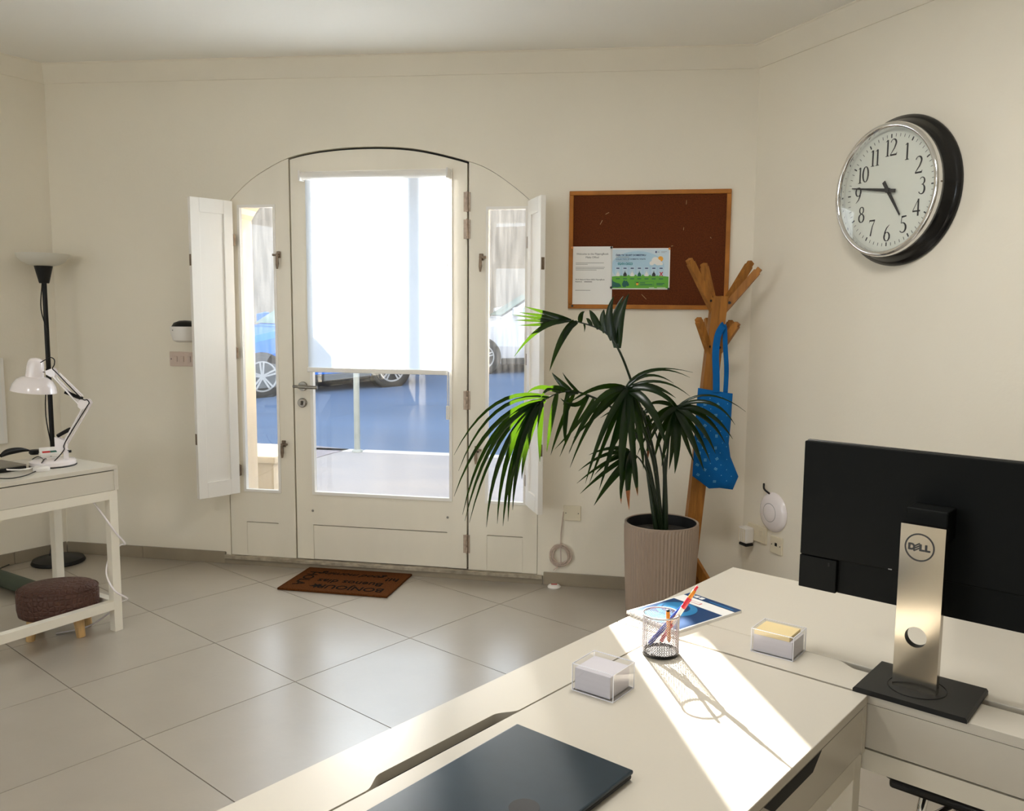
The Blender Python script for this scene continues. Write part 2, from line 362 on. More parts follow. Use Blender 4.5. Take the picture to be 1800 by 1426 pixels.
# floor: grout bed with every tile a piece of its own
fl = MB().slab([(p.x, p.y) for p in ROOM], -0.10, -0.003).obj('floor', M['grout']); struct(fl)
def clip(poly, room):
    out = poly
    n_ = len(room)
    for i in range(n_):
        a, b = room[i], room[(i + 1) % n_]; e = b - a; nin = Vector((-e.y, e.x)); res = []
        for k in range(len(out)):
            p, q = out[k], out[(k + 1) % len(out)]; dp, dq = (p - a).dot(nin), (q - a).dot(nin)
            if dp >= 0: res.append(p)
            if dp * dq < 0: res.append(p + (q - p) * (dp / (dp - dq)))
        out = res
        if len(out) < 3: return []
    return out
_th = R(39.68); TA = Vector((math.sin(_th), math.cos(_th))); TB = Vector((-TA.y, TA.x)); TO = Vector((-1.3284, 2.7362)); TS = 0.6; J = 0.0016
whole = None
for i in range(-12, 12):
    for j in range(-12, 12):
        o_ = TO + TA * (i * TS) + TB * (j * TS)
        quad = [o_ + TA * a + TB * b for a, b in ((J, J), (TS - J, J), (TS - J, TS - J), (J, TS - J))]
        quad = quad if (quad[1] - quad[0]).cross(quad[2] - quad[1]) > 0 else quad[::-1]
        c = clip(quad, ROOM)
        if len(c) < 3: continue
        ar = abs(sum(c[k].x * c[(k + 1) % len(c)].y - c[(k + 1) % len(c)].x * c[k].y for k in range(len(c)))) / 2
        if ar < 0.002: continue
        if ar > TS * TS * 0.97:
            if whole is None:
                q0 = [p - o_ for p in quad]; cc = sum(q0, Vector((0, 0))) / 4
                top = [cc + (p - cc) * 0.9990 for p in q0]
                mb = MB(); mb.add([(p.x, p.y, -0.003) for p in q0] + [(p.x, p.y, -0.0008) for p in q0] + [(p.x, p.y, 0) for p in top],
                                  [(0, 1, 5, 4), (1, 2, 6, 5), (2, 3, 7, 6), (3, 0, 4, 7), (4, 5, 9, 8), (5, 6, 10, 9), (6, 7, 11, 10), (7, 4, 8, 11), (8, 9, 10, 11)])
                whole = mb.mesh('tile', M['tile'])
            to = bpy.data.objects.new('tile', whole); COL.objects.link(to); to.location = (o_.x, o_.y, 0); to.parent = fl
        else:
            MB().slab([(p.x, p.y) for p in c], -0.003, 0).obj('tile', M['tile'], fl)
# ceiling
cb = MB(); big = [(-5.4, 5.4), (-5.4, REAR_Y - .3), (4.8, REAR_Y - .3), (4.8, 5.4)]
cb.add([(x, y, ceil_z(x)) for x, y in big] + [(x, y, ceil_z(x) + .12) for x, y in big], [(0, 1, 2, 3), (7, 6, 5, 4), (0, 4, 5, 1), (1, 5, 6, 2), (2, 6, 7, 3), (3, 7, 4, 0)])
struct(cb.obj('ceiling', M['ceil']))
# arch of the door opening, back wall coordinates
ARCH = crom([(-1.182, 1.985, 0), (-1.135, 2.051, 0), (-1.037, 2.142, 0), (-.934, 2.210, 0), (-.763, 2.286, 0), (-.537, 2.322, 0), (-.264, 2.329, 0), (-.028, 2.307, 0), (.228, 2.243, 0), (.341, 2.198, 0), (.463, 2.117, 0), (.575, 2.024, 0), (.617, 1.975, 0)], 4)
SL, SRT = -1.182, 0.617
def arch(s, d=0.0):
    for a, b in zip(ARCH, ARCH[1:]):
        if a.x <= s <= b.x: return a.y + (b.y - a.y) * (s - a.x) / max(1e-9, b.x - a.x) - d
    return (ARCH[0].y if s < ARCH[0].x else ARCH[-1].y) - d
def sx(a, b, n=10): return [a + (b - a) * i / n for i in range(n + 1)]
TW = 0.325
wb = MB(); top = lambda s: ceil_z(P0.x + s * T.x)
wb.strip([-2.25 - .25, SL], lambda s: -0.1, top, 0, TW)
wb.strip([SRT, 1.69 + .25], lambda s: -0.1, top, 0, TW)
wb.strip(sx(SL, SRT, 40), arch, top, 0, TW)
wb.box(SL, SRT, 0, TW, -0.1, 0.034)
wall_b = struct(wb.obj('wall_back', M['wall'], loc=P0, rz=ANG))
# left wall (splayed), right wall (splayed)
wl = MB().strip([-4.15, 0.0], lambda s: -0.1, lambda s: ceil_z(CORL.x + s * DL.x), 0, 0.2)
struct(wl.obj('wall_left', M['wall'], loc=CORL, rz=ANGL))
wr = MB().strip([0.0, _k + .15], lambda s: -0.1, lambda s: ceil_z(CORR.x + s * DR.x), 0, 0.2)
struct(wr.obj('wall_right', M['wall'], loc=CORR, rz=ANGR))
# walls behind the camera with unseen windows, added and sized to light the room
XL = ROOM[1].x; XR = ROOM[3].x
rw = MB(); OX0, OX1, OZ0, OZ1 = -3.6, -1.2, 0.9, 2.2
for b in ((XL - .2, OX0, -.1, 2.9), (OX1, XR + .2, -.1, 2.75), (OX0, OX1, -.1, OZ0), (OX0, OX1, OZ1, 2.75)):
    rw.box(b[0], b[1], REAR_Y - .2, REAR_Y, b[2], b[3])
struct(rw.obj('wall_rear', M['wall']))
sw = MB(); OY0, OY1 = -2.6, 0.4
for b in ((REAR_Y, OY0, -.1, 2.86), (OY1, ROOM[1].y, -.1, 2.86), (OY0, OY1, -.1, .45), (OY0, OY1, 2.55, 2.86)):
    sw.box(XL - .2, XL, b[0], b[1], b[2], b[3])
struct(sw.obj('wall_side', M['wall']))
def added_window(name, n, horiz):
    e = struct(empty(name, (0, 0, 0)))
    a0, a1 = (OX0, OX1) if horiz else (OY0, OY1); z0, z1 = (OZ0, OZ1) if horiz else (.45, 2.55)
    f = MB(); 
    def bx(b0, b1, c0, c1):
        if horiz: f.box(b0, b1, REAR_Y - .13, REAR_Y - .07, c0, c1)
        else: f.box(XL - .13, XL - .07, b0, b1, c0, c1)
    for i in range(n + 1):
        c = a0 + (a1 - a0) * i / n; bx(max(a0, c - .03), min(a1, c + .03), z0, z1)
    bx(a0, a1, z0, z0 + .06); bx(a0, a1, z1 - .06, z1)
    f.obj('frame', M['wood_white'], e)
    for i in range(n):
        b0 = a0 + (a1 - a0) * i / n + .03; b1 = a0 + (a1 - a0) * (i + 1) / n - .03
        p = MB()
        if horiz: p.box(b0, b1, REAR_Y - .104, REAR_Y - .098, z0 + .06, z1 - .06)
        else: p.box(XL - .104, XL - .098, b0, b1, z0 + .06, z1 - .06)
        p.obj('pane', M['clear'], e)
added_window('added_window_3', 2, True); added_window('added_window_4', 2, False)
def portal(loc, rot, sx_, sy_):
    l = bpy.data.lights.new('portal', 'AREA'); l.shape = 'RECTANGLE'; l.size = sx_; l.size_y = sy_; l.cycles.is_portal = True
    o = bpy.data.objects.new('portal', l); COL.objects.link(o); o.location = loc; o.rotation_euler = rot
portal(((OX0 + OX1) / 2, REAR_Y - .16, (OZ0 + OZ1) / 2), (R(90), 0, 0), OX1 - OX0, OZ1 - OZ0)
portal((XL - .16, (OY0 + OY1) / 2, 1.50), (R(90), 0, R(-90)), OY1 - OY0, 2.1)
portal(WP(-.28, 1.15, -0.37), (R(-90), 0, ANG), 1.9, 2.4)
# unseen fill lights added at the ceiling to brighten desks and right wall
def add_fill_panel(x, y, watts, label):
    z = ceil_z(x) - .012
    e = empty('fill_panel', (x, y, z)); tag(e, label, 'fill light', 'added unseen fill light panels')
    for b in ((-.31, .31, -.31, -.29), (-.31, .31, .29, .31), (-.31, -.29, -.29, .29), (.29, .31, -.29, .29)):
        MB().box(b[0], b[1], b[2], b[3], -.012, .012).obj('frame', M['white_plastic'], e)
    MB().box(-.29, .29, -.29, .29, .0, .004).obj('diffuser', M['paper'], e)
    l = bpy.data.lights.new('fill_lamp', 'AREA'); l.shape = 'SQUARE'; l.size = .57; l.energy = watts; l.color = (1, .98, .94)
    o = bpy.data.objects.new('fill_lamp', l); COL.objects.link(o); o.parent = e; o.location = (0, 0, -.004)
add_fill_panel(0.35, 1.95, 17, 'added unseen fill light panel above the pen cup desk')
add_fill_panel(-1.9, 0.7, 13, 'added unseen fill light panel behind the foreground desk')
# cornices
def cornice(name, org, rz, x0, x1, xdir, zoff=0.0, ang0=0.0, ang1=0.0):
    """flat angled cornice, mitred at its ends (ang = tangent of the mitre)"""
    prof = [(0.0, -0.098), (-0.006, -0.098), (-0.012, -0.088), (-0.052, -0.008), (-0.058, -0.004), (-0.058, 0.02), (0.0, 0.02)]
    vs = []
    for x, a in ((x0, ang0), (x1, ang1)):
        for y, z in prof:
            xx = x + y * a
            vs.append((xx, y, ceil_z(org.x + xx * xdir) + z + zoff))
    n_ = len(prof); fs = [tuple(range(n_)), tuple(range(2 * n_ - 1, n_ - 1, -1))] + [(i, (i + 1) % n_, n_ + (i + 1) % n_, n_ + i) for i in range(n_)]
    o = MB().add(vs, fs).obj(name, M['cornice'], loc=org, rz=rz); return struct(o)
cornice('trim_1', P0, ANG, -2.25, 1.69, T.x, ang0=-.52, ang1=.52)
cornice('trim_2', CORL, ANGL, -4.0, 0.0, DL.x, ang1=.52)
cornice('trim_3', CORR, ANGR, 0.0, _k, DR.x, ang0=-.52)
# skirting: stone tiles on a thin bed
def skirting(name, org, rz, x0, x1, joints):
    base = struct(MB().box(x0, x1, -0.004, 0.0, 0, 0.066).obj(name, M['grout'], loc=org, rz=rz))
    js = [x0] + [j for j in joints if x0 < j < x1] + [x1]
    for a, b in zip(js, js[1:]):
        MB().box(a + .001, b - .001, -0.013, -0.004, 0.0, 0.070, bev=0.0015).obj('skirting_tile', M['skirt'], base)
    return base
def js(a, b, st=.6): 
    o = []; x = a
    while x < b: o.append(x); x += st
    return o
skirting('baseboard_back_left', P0, ANG, -2.24, SL - .03, [-1.74])
skirting('baseboard_back_right', P0, ANG, SRT + .035, 1.68, [1.14])
skirting('baseboard_left', CORL, ANGL, -4.0, -.01, js(-3.9, 0, .6))
skirting('baseboard_right', CORR, ANGR, .01, _k, js(.5, 8, .6))
# threshold
th = struct(MB().box(SL - .03, SRT + .03, -0.013, 0.0, 0, 0.032).obj('threshold_riser', M['skirt'], loc=P0, rz=ANG)); th.name = 'trim_4'
thp = MB()
xs_ = sx(SL - .03, SRT + .03, 48)
thp.add([(x, -0.022 - random.random() * .005, 0.033) for x in xs_] + [(x, 0.24, 0.033) for x in xs_] + [(x, -0.022 - random.random() * .006, 0.048 + random.random() * .004) for x in xs_] + [(x, 0.24, 0.05) for x in xs_],
        sum([[(i, i + 1, 49 + i + 1, 49 + i), (98 + i, 98 + i + 1, 147 + i + 1, 147 + i), (i, i + 1, 98 + i + 1, 98 + i), (49 + i, 49 + i + 1, 147 + i + 1, 147 + i)] for i in range(48)], []) + [(0, 49, 147, 98), (48, 97, 195, 146)])
struct(thp.obj('trim_5', M['threshold'], loc=P0, rz=ANG))

# ------------------------------------------------------------------ outside: pavement, road, houses
out_rz = ANG
sidewalk = MB().box(-16, 14, TW, 3.95, -0.2, -0.01).obj('sidewalk', M['paving'], loc=P0, rz=ANG); struct(sidewalk)
kerb = MB(); 
kb = empty('kerb', P0, ANG); struct(kb)
for i in range(-16, 14):
    MB().box(i + .005, i + .995, 3.95, 4.10, -0.2, -0.004, bev=.012).obj('kerb_stone', M['kerb'], kb)
RZ0, RK = -0.10, 0.047
def road_z(n_): return RZ0 + RK * (n_ - 4.1)
rd = MB(); rd.add([(-30, 4.1, RZ0), (30, 4.1, RZ0), (30, 16, road_z(16)), (-30, 16, road_z(16))], [(0, 1, 2, 3)])
struct(rd.obj('road', M['asphalt'], loc=P0, rz=ANG))
def road_hit(u, v):
    d = ray(u, v); nn = Vector((0, 0, 1)) - RK * N; p = P0 + N * 4.1 + Vector((0, 0, RZ0))
    return CO + d * ((p - CO).dot(nn) / d.dot(nn))
# grey setts patch in the pavement
ps = [atz(u, v, 0) for u, v in ((553, 783), (615, 789), (590, 794), (548, 806), (500, 812), (500, 781))]
struct(MB().slab([(p.x, p.y) for p in ps], -0.008, -0.004).obj('setts_patch', M['cobble']))
# opposite building, its roofline shades the street
ob = empty('building', P0, ANG); tag(ob, 'pale limestone building across the street behind the parked cars', 'building')
bl = MB(); bl.box(-30, 25, 15.2, 20, 0.0, 6.35); bl.obj('wall', M['stone'], ob)
MB().box(-30, 25, 15.12, 15.35, 6.35, 6.5).obj('parapet', M['stone'], ob)
MB().box(-30, 25, 15.13, 15.2, 0.0, 1.15).obj('plinth', M['stone'], ob)
for xw in (-16, -11.6, 1.2, 5.0, 10.0):
    g = MB().box(xw, xw + 1.1, 15.10, 15.2, 3.4, 5.0).obj('window', M['wood_white'], ob)
    MB().box(xw + .08, xw + .52, 15.085, 15.1, 3.5, 4.9).box(xw + .58, xw + 1.02, 15.085, 15.1, 3.5, 4.9).obj('pane', M['facade_window'], g)
# low plastered wall end beside the door, outside
pl = empty('plaster_plinth', P0, ANG); tag(pl, 'cream plastered plinth outside the left sidelight', 'plinth')
MB().box(-1.62, -1.165, TW + .17, TW + .62, -0.01, 0.50).obj('body', M['cream'], pl)
MB().box(-1.64, -1.145, TW + .15, TW + .64, 0.50, 0.545, bev=.006).obj('cap', M['cream'], pl)
# reveal lining of the arched opening
rv = MB()
zs = [(SL + .002, -0.0), (SL + .002, 1.98)] + [(p.x, p.y - .002) for p in ARCH] + [(SRT - .002, 1.97), (SRT - .002, 0.0)]
vv = [(s, TW * .25, z) for s, z in zs] + [(s, TW + .003, z) for s, z in zs]; k_ = len(zs)
rv.add(vv, [(i, i + 1, k_ + i + 1, k_ + i) for i in range(k_ - 1)])
struct(rv.obj('trim_6', M['cream'], loc=P0, rz=ANG))
# street pole with its sign, on the pavement edge
pp = atz(628, 793, 0.0)
sp_ = empty('street_sign', (pp.x, pp.y, -0.01)); tag(sp_, 'pale galvanised signpost standing at the kerb outside the door', 'signpost')
MB().lathe([(0.032, 0), (0.032, 2.62), (0.026, 2.64), (0, 2.645)], 16).obj('pole', M['polemetal'], sp_, smooth=50)
MB().lathe([(0.055, 0), (0.055, 0.012), (0.036, 0.03)], 16).obj('foot', M['polemetal'], sp_, smooth=50)
sg = MB().prism([(-.115, 2.10), (.115, 2.10), (.115, 2.62), (0, 2.74), (-.115, 2.62)], -0.040, -0.034).obj('sign_plate', M['polemetal'], sp_); sg.rotation_euler = (0, 0, ANG)
# lamp post far across the street
lpb = P0 + T * -4.75 + N * 13.3
lp = empty('street_lamp', (lpb.x, lpb.y, road_z(13.3))); tag(lp, 'tall grey street lamp post on the far side of the road', 'street lamp')
MB().lathe([(0.13, 0), (0.13, .8), (0.105, .85), (0.085, 7.2)], 14).obj('post', M['polemetal'], lp, smooth=50)
MB().tube(crom([(0, 0, 7.15), (0, -.1, 7.6), (0, -.5, 7.8), (0, -1.0, 7.8)], 5), .035, 8).obj('arm', M['polemetal'], lp, smooth=50)
MB().box(-.12, .12, -1.5, -.95, 7.74, 7.84, bev=.03).obj('lamp_head', M['polemetal'], lp)

# ------------------------------------------------------------------ parked cars
def loft(rings):
    mb = MB(); n_ = len(rings[0]); vs = sum([list(r) for r in rings], []); fs = []
    for i in range(len(rings) - 1):
        for k in range(n_): fs.append((i * n_ + k, i * n_ + (k + 1) % n_, (i + 1) * n_ + (k + 1) % n_, (i + 1) * n_ + k))
    fs.append(tuple(range(n_ - 1, -1, -1))); fs.append(tuple((len(rings) - 1) * n_ + k for k in range(n_)))
    return mb.add(vs, fs)
def car(fw, rw_, paint, label, wbase=None, hs=1.15):
    """fw, rw_: ground points of the near front and near rear wheel"""
    d = rw_ - fw; L = d.to_2d().length if wbase is None else wbase; ax = math.atan2(d.y, d.x); h2 = L / 2
    ctr = fw + d.normalized() * h2
    nrm = Vector((-math.sin(ax), math.cos(ax), 0)); ctr = ctr + nrm * 0.80
    e = empty('car', ctr, ax); e.rotation_euler = (0, -math.atan2(d.z, d.to_2d().length), ax); tag(e, label, 'car')
    st = [(-h2 - .82, .60, .36, .60), (-h2 - .72, .80, .24, .70), (-h2 - .35, .88, .20, .80), (-h2, .90, .20, .88), (-h2 + .55, .90, .20, .97), (0, .90, .20, 1.0), (h2 - .5, .90, .20, 1.02),
          (h2, .90, .22, 1.04), (h2 + .45, .87, .26, 1.03), (h2 + .72, .78, .32, .96), (h2 + .82, .62, .42, .85)]
    rings = []
    for x, w_, zl, zt in st:
        zt *= hs
        rings.append([(x, -w_ * .92, zl), (x, -w_, zl + .22), (x, -w_ * .985, zt - .12), (x, -w_ * .90, zt - .02), (x, -w_ * .55, zt), (x, w_ * .55, zt), (x, w_ * .90, zt - .02), (x, w_ * .985, zt - .12), (x, w_, zl + .22), (x, w_ * .92, zl)])
    loft(rings).obj('body', paint, e, smooth=35)
    cs = [(-h2 + .42, .80, .62, .97), (-h2 + 1.15, .80, .60, 1.36), (-h2 + 1.55, .81, .60, 1.45), (.45, .81, .60, 1.47), (h2 - .55, .80, .59, 1.42), (h2 - .1, .79, .58, 1.30), (h2 + .42, .76, .60, 1.04)]
    cs = [(x, w_, t_, zt * hs) for x, w_, t_, zt in cs]; zc = .94 * hs
    rings = [[(x, -w_, zc), (x, -w_ + (w_ - t_) * .15, zc + .02 + (zt - zc) * .2), (x, -t_, zt - .03), (x, -t_ * .7, zt), (x, t_ * .7, zt), (x, t_, zt - .03), (x, w_ - (w_ - t_) * .15, zc + .02 + (zt - zc) * .2), (x, w_, zc)] for x, w_, t_, zt in cs]
    loft(rings).obj('cabin', paint, e, smooth=35)
    def pane(name, pts): 
        n_ = len(pts); MB().add(pts, [tuple(range(n_))]).obj(name, M['carglass'], e)
    x0, x1 = -h2 + .47, -h2 + 1.16
    pane('windscreen', [(x0 - .02, -.66, 1.005 * hs), (x0 - .02, .66, 1.005 * hs), (x1 - .025, .55, 1.372 * hs), (x1 - .025, -.55, 1.372 * hs)])
    for s in (-1, 1):
        yo = lambda z: s * (.822 - (z - .96) * .36)
        pane('side_window', [(x, yo(z), z * hs) for x, z in ((-h2 + .72, 1.03), (.12, 1.04), (.12, 1.40), (-h2 + 1.28, 1.35))])
        pane('side_window', [(x, yo(z), z * hs) for x, z in ((.20, 1.04), (h2 - .12, 1.06), (h2 - .32, 1.34), (.20, 1.40))])
        mir = loft([[(-h2 + .62, s * y, z * hs) for y, z in ((.93, 1.0), (1.06, 1.0), (1.06, 1.13), (.93, 1.13))], [(-h2 + .80, s * y, z * hs) for y, z in ((.90, .97), (1.10, .98), (1.10, 1.16), (.90, 1.15))]]).obj('mirror', paint, e)
        MB().box(-h2 + .66, -h2 + .74, min(s * .8, s * .94), max(s * .8, s * .94), .99 * hs, 1.05 * hs).obj('mirror_foot', M['black'], mir)
        MB().box(-h2 + .4, h2 - .4, min(s * .84, s * .905), max(s * .84, s * .905), .17, .30, bev=.02).obj('sill', M['black'], e)
    for x in (-h2, h2):
        for s in (-1, 1):
            MB().lathe([(0, s * .70), (.385, s * .70), (.385, s * .905), (.36, s * .910), (0, s * .910)], 28, c=(x, 0, .34), axis='y').obj('wheel_arch', M['black'], e)
            wh = MB().lathe([(.20, s * .70), (.30, s * .70), (.33, s * .74), (.335, s * .88), (.315, s * .915), (.245, s * .922), (.24, s * .90), (.2, s * .88)], 32, c=(x, 0, .335), axis='y', cap=False).obj('wheel', M['tyre'], e, smooth=40)
            rim = MB(); rim.lathe([(.245, s * .905), (.247, s * .923), (.225, s * .923), (.215, s * .895)], 32, c=(x, 0, .335), axis='y', cap=False)
            rim.lathe([(0, s * .92), (.045, s * .92), (.05, s * .90)], 16, c=(x, 0, .335), axis='y')
            for k in range(5):
                for da in (-.13, .13):
                    a = 2 * PI * k / 5 + .3
                    rim.bar((x + .03 * math.cos(a + da * 3), s * .912, .335 + .03 * math.sin(a + da * 3)), (x + .232 * math.cos(a + da), s * .915, .335 + .232 * math.sin(a + da)), .028, .02, up=(0, 1, 0))
            rim.obj('rim', M['alloy'], wh)
            MB().lathe([(0, s * .88), (.22, s * .88)], 24, c=(x, 0, .335), axis='y').obj('brake_disc', M['black'], wh)
    MB().box(-h2 - .80, -h2 - .70, -.6, .6, .30, .48, bev=.02).obj('grille', M['black'], e)
    return e
car(road_hit(459, 698), road_hit(685, 679), M['car_blue'], 'blue car with alloy wheels parked across the road on the left')
_f = road_hit(846, 657)
_dv = (road_hit(685, 679) - road_hit(459, 698)); _dv.normalize()
car(_f, _f + (T * math.cos(R(24)) + N * math.sin(R(24))) * 2.6 + Vector((0, 0, RK * 2.6 * math.sin(R(24)))), M['car_white'], 'white car with door mirror seen through the right sidelight')

# ------------------------------------------------------------------ arched door with sidelights
Y0, Y1 = 0.004, 0.05
def rails(mb, s0, s1, g0, g1, zb, zg0, zg1, side):
    """stiles, bottom rail and arched head around a glass opening g0..g1, zg0..zg1"""
    mb.strip([s0, g0], lambda s: zb, lambda s: min(zg0, arch(s, .004)), Y0, Y1)
    return mb
def sidelight(name, s0, s1, g0, g1, zg0, zg1, ps0, ps1, label):
    e = struct(empty(name, P0, ANG)); zb = 0.052
    f = MB()
    f.strip(sx(s0, g0, 12), lambda s: zb, lambda s: arch(s, .0025), Y0, Y1)
    f.strip(sx(g1, s1, 12), lambda s: zb, lambda s: arch(s, .0025), Y0, Y1)
    f.strip(sx(g0, g1, 16), lambda s: zg1, lambda s: arch(s, .0025), Y0, Y1)
    f.box(g0, g1, Y0, Y1, 0.252, zg0)
    f.box(g0, ps0, Y0, Y1, zb, 0.252); f.box(ps1, g1, Y0, Y1, zb, 0.252)
    f.obj('frame', M['wood_white'], e)
    MB().box(ps0 + .001, ps1 - .001, Y0 + .002, Y1 - .002, zb, 0.2475).obj('bottom_panel', M['wood_white'], e)
    MB().box(ps0, ps1, Y0 + .02, Y0 + .03, zb, 0.252).obj('panel_gap', M['gap'], e)
    bd = MB(); w_ = .014
    for a, b, c, d in ((g0, g0 + w_, zg0, zg1), (g1 - w_, g1, zg0, zg1), (g0 + w_, g1 - w_, zg0, zg0 + w_), (g0 + w_, g1 - w_, zg1 - w_, zg1)):
        bd.box(a, b, Y0 - .006, Y0 + .02, c, d)
    bd.obj('glazing_bead', M['shutter'], e)
    MB().box(g0, g1, Y0 + .022, Y0 + .026, zg0, zg1).obj('pane', M['glass_side'], e)
    return e
w1 = sidelight('window_1', SL + .004, -0.780, -1.088, -0.862, .428, 2.034, -1.080, -.885, '')
w2 = sidelight('window_2', .232, SRT - .004, .325, .550, .428, 2.008, .335, .535, '')
# door leaf
d1 = struct(empty('door_1', P0, ANG)); DS0, DS1 = -0.770, 0.222; G0, G1, GZ0, GZ1 = -.672, .142, .430, 2.205
lf = MB()
lf.strip(sx(DS0, G0, 5), lambda s: .056, lambda s: arch(s, .013), Y0 - .002, Y1)
lf.strip(sx(G1, DS1, 5), lambda s: .056, lambda s: arch(s, .013), Y0 - .002, Y1)
lf.strip(sx(G0, G1, 20), lambda s: GZ1, lambda s: arch(s, .013), Y0 - .002, Y1)
lf.box(G0, G1, Y0 - .002, Y1, .256, GZ0)
lf.obj('leaf', M['wood_white'], d1)
MB().box(G0 + .001, G1 - .03, Y0 + .002, Y1 - .002, .056, .2505).box(G1 - .03, G1, Y0 - .002, Y1, .056, .256).obj('bottom_panel', M['wood_white'], d1)
MB().box(G0, G1, Y0 + .02, Y0 + .03, .056, .256).obj('panel_gap', M['gap'], d1)
gp = MB().strip(sx(DS0 - .007, DS1 + .007, 24), lambda s: .05, lambda s: arch(s, .0005), Y1 - .012, Y1 - .008)
gp2 = MB()   # dark rebate behind the leaf edges
gp2.box(DS0 - .012, DS0 + .004, Y1 - .02, Y1 + .01, .05, 2.28); gp2.box(DS1 - .004, DS1 + .012, Y1 - .02, Y1 + .01, .05, 2.235)
gp2.strip(sx(DS0, DS1, 24), lambda s: arch(s, .02), lambda s: arch(s, .0008), Y1 - .02, Y1)
gp2.strip(sx(SL + .003, SRT - .003, 40), lambda s: arch(s, .012), lambda s: arch(s, .0003), Y1, Y1 + .01)
gp2.obj('rebate', M['gap'], d1)
bd = MB(); w_ = .016
for a, b, c, d in ((G0, G0 + w_, GZ0, GZ1), (G1 - w_, G1, GZ0, GZ1), (G0 + w_, G1 - w_, GZ0, GZ0 + w_), (G0 + w_, G1 - w_, GZ1 - w_, GZ1)):
    bd.box(a, b, Y0 - .010, Y0 + .02, c, d)
bd.obj('glazing_bead', M['shutter'], d1)
MB().box(G0, G1, Y0 + .022, Y0 + .026, GZ0, GZ1).obj('pane', M['glass'], d1)
for z in (2.034, 1.893, .987, .196):
    hg = MB(); hg.lathe([(.0065, -.052), (.0065, -.018), (.0058, -.017), (.0058, -.016), (.0065, -.015), (.0065, .018), (.0058, .019), (.0058, .02), (.0065, .021), (.0065, .052), (0, .056)], 10, c=(DS1 + .003, Y0 - .008, z))
    hg.box(DS1 - .018, DS1 + .018, Y0 - .005, Y0 - .001, z - .05, z + .05)
    hg.obj('hinge', M['copper'], d1, smooth=40)
hs, hz = BW(533, 679); ls, lz = BW(532, 708)
hn = empty('door_handle', (hs, 0, hz), 0, d1)
MB().lathe([(0, -.012), (.024, -.012), (.026, -.009), (.026, 0.0)], 24, axis='y').obj('rose', M['steel'], hn, smooth=40)
MB().tube(crom([(0, -.008, 0), (0, -.05, 0), (.012, -.056, 0), (.11, -.056, -.001)], 5), .0095, 10).obj('lever', M['steel'], hn, smooth=50)
MB().tube([(-.046, -.03, 0), (0, -.03, 0)], .008, 8).obj('back_lever', M['steel'], hn, smooth=50)
lk = empty('door_lock', (ls, 0, lz), 0, d1)
MB().lathe([(0, -.012), (.022, -.012), (.026, -.008), (.026, 0.0)], 24, axis='y').obj('escutcheon', M['steel'], lk, smooth=40)
MB().box(-.004, .004, -.03, -.012, -.012, .012, bev=.003).obj('thumb_turn', M['steel'], lk)
MB().lathe([(0, -.003), (.006, -.003), (.007, 0)], 10, c=(G0 - .002, Y0 - .002, .335), axis='y').obj('stop_screw', M['steel'], d1)
MB().lathe([(0, -.003), (.006, -.003), (.007, 0)], 10, c=(G1 - .028, Y0 - .002, .338), axis='y').obj('stop_screw', M['steel'], d1)
# cupboard latches on the sidelights
for par, u, v, sg_ in ((w1, 490, 448, -1), (w1, 499, 780, 1), (w2, 846, 452, 1), (w2, 838, 790, 1)):
    s, z = BW(u, v); lt = MB()
    lt.box(s - .011, s + .011, -.006, Y0, z - .018, z + .018, bev=.003)
    lt.box(s + (-.03 if sg_ < 0 else .0), s + (.0 if sg_ < 0 else .03), -.02, -.012, z - .008, z + .004, bev=.002)
    lt.lathe([(.008, -.022), (.008, 0)], 10, c=(s, 0, z - .002), axis='y')
    lt.prism([(s - .006, z - .008), (s + .006, z - .008), (s + .009, z - .05), (s + .003, z - .078), (s - .004, z - .078), (s - .008, z - .05)], -.026, -.018)
    lt.obj('latch', M['bronze'], par)
# roller blind on the door
bz = 2.176
rb = empty('roller_blind', WP(-.276, 0), ANG); tag(rb, 'white roller blind drawn halfway down over the door glass', 'roller blind')
BL0, BL1 = -.408, .400
MB().lathe([(.021, BL0), (.021, BL1)], 20, c=(0, -.038, bz), axis='x').obj('roller_tube', M['shutter'], rb, smooth=40)
for x in (BL0 - .012, BL1):
    MB().box(x, x + .012, -.062, 0.0, bz - .027, bz + .027, bev=.004).obj('bracket', M['white_plastic'], rb)
zb = 1.142
nv = 24; fb = MB(); vs = []
for i in range(nv + 1):
    x = BL0 + .010 + (BL1 + .001 - BL0) * i / nv
    yy = -.020 + .0012 * math.sin(i * .7)
    vs += [(x, yy, bz - .006), (x, yy, (bz + zb) / 2), (x, -.020, zb)]
fb.add(vs, sum([[(3 * i, 3 * i + 3, 3 * i + 4, 3 * i + 1), (3 * i + 1, 3 * i + 4, 3 * i + 5, 3 * i + 2)] for i in range(nv)], []))
fb.obj('fabric', M['blind'], rb, smooth=60)
MB().box(BL0 + .006, BL1 - .004, -.030, -.012, zb - .020, zb + .006, bev=.004).obj('bottom_bar', M['shutter'], rb)
ch = MB(); xc = BL1 + .002
ch.tube(crom([(xc, -.055, bz), (xc + .004, -.05, 1.6), (xc + .006, -.045, 1.0), (xc + .004, -.04, .90), (xc - .002, -.035, .96), (xc, -.03, 1.6), (xc, -.025, bz)], 6), .0016, 6)
ch.obj('chain', M['white_plastic'], rb)
MB().box(xc - .006, xc + .014, -.05, -.036, .885, .96, bev=.004).obj('chain_weight', M['white_plastic'], rb)

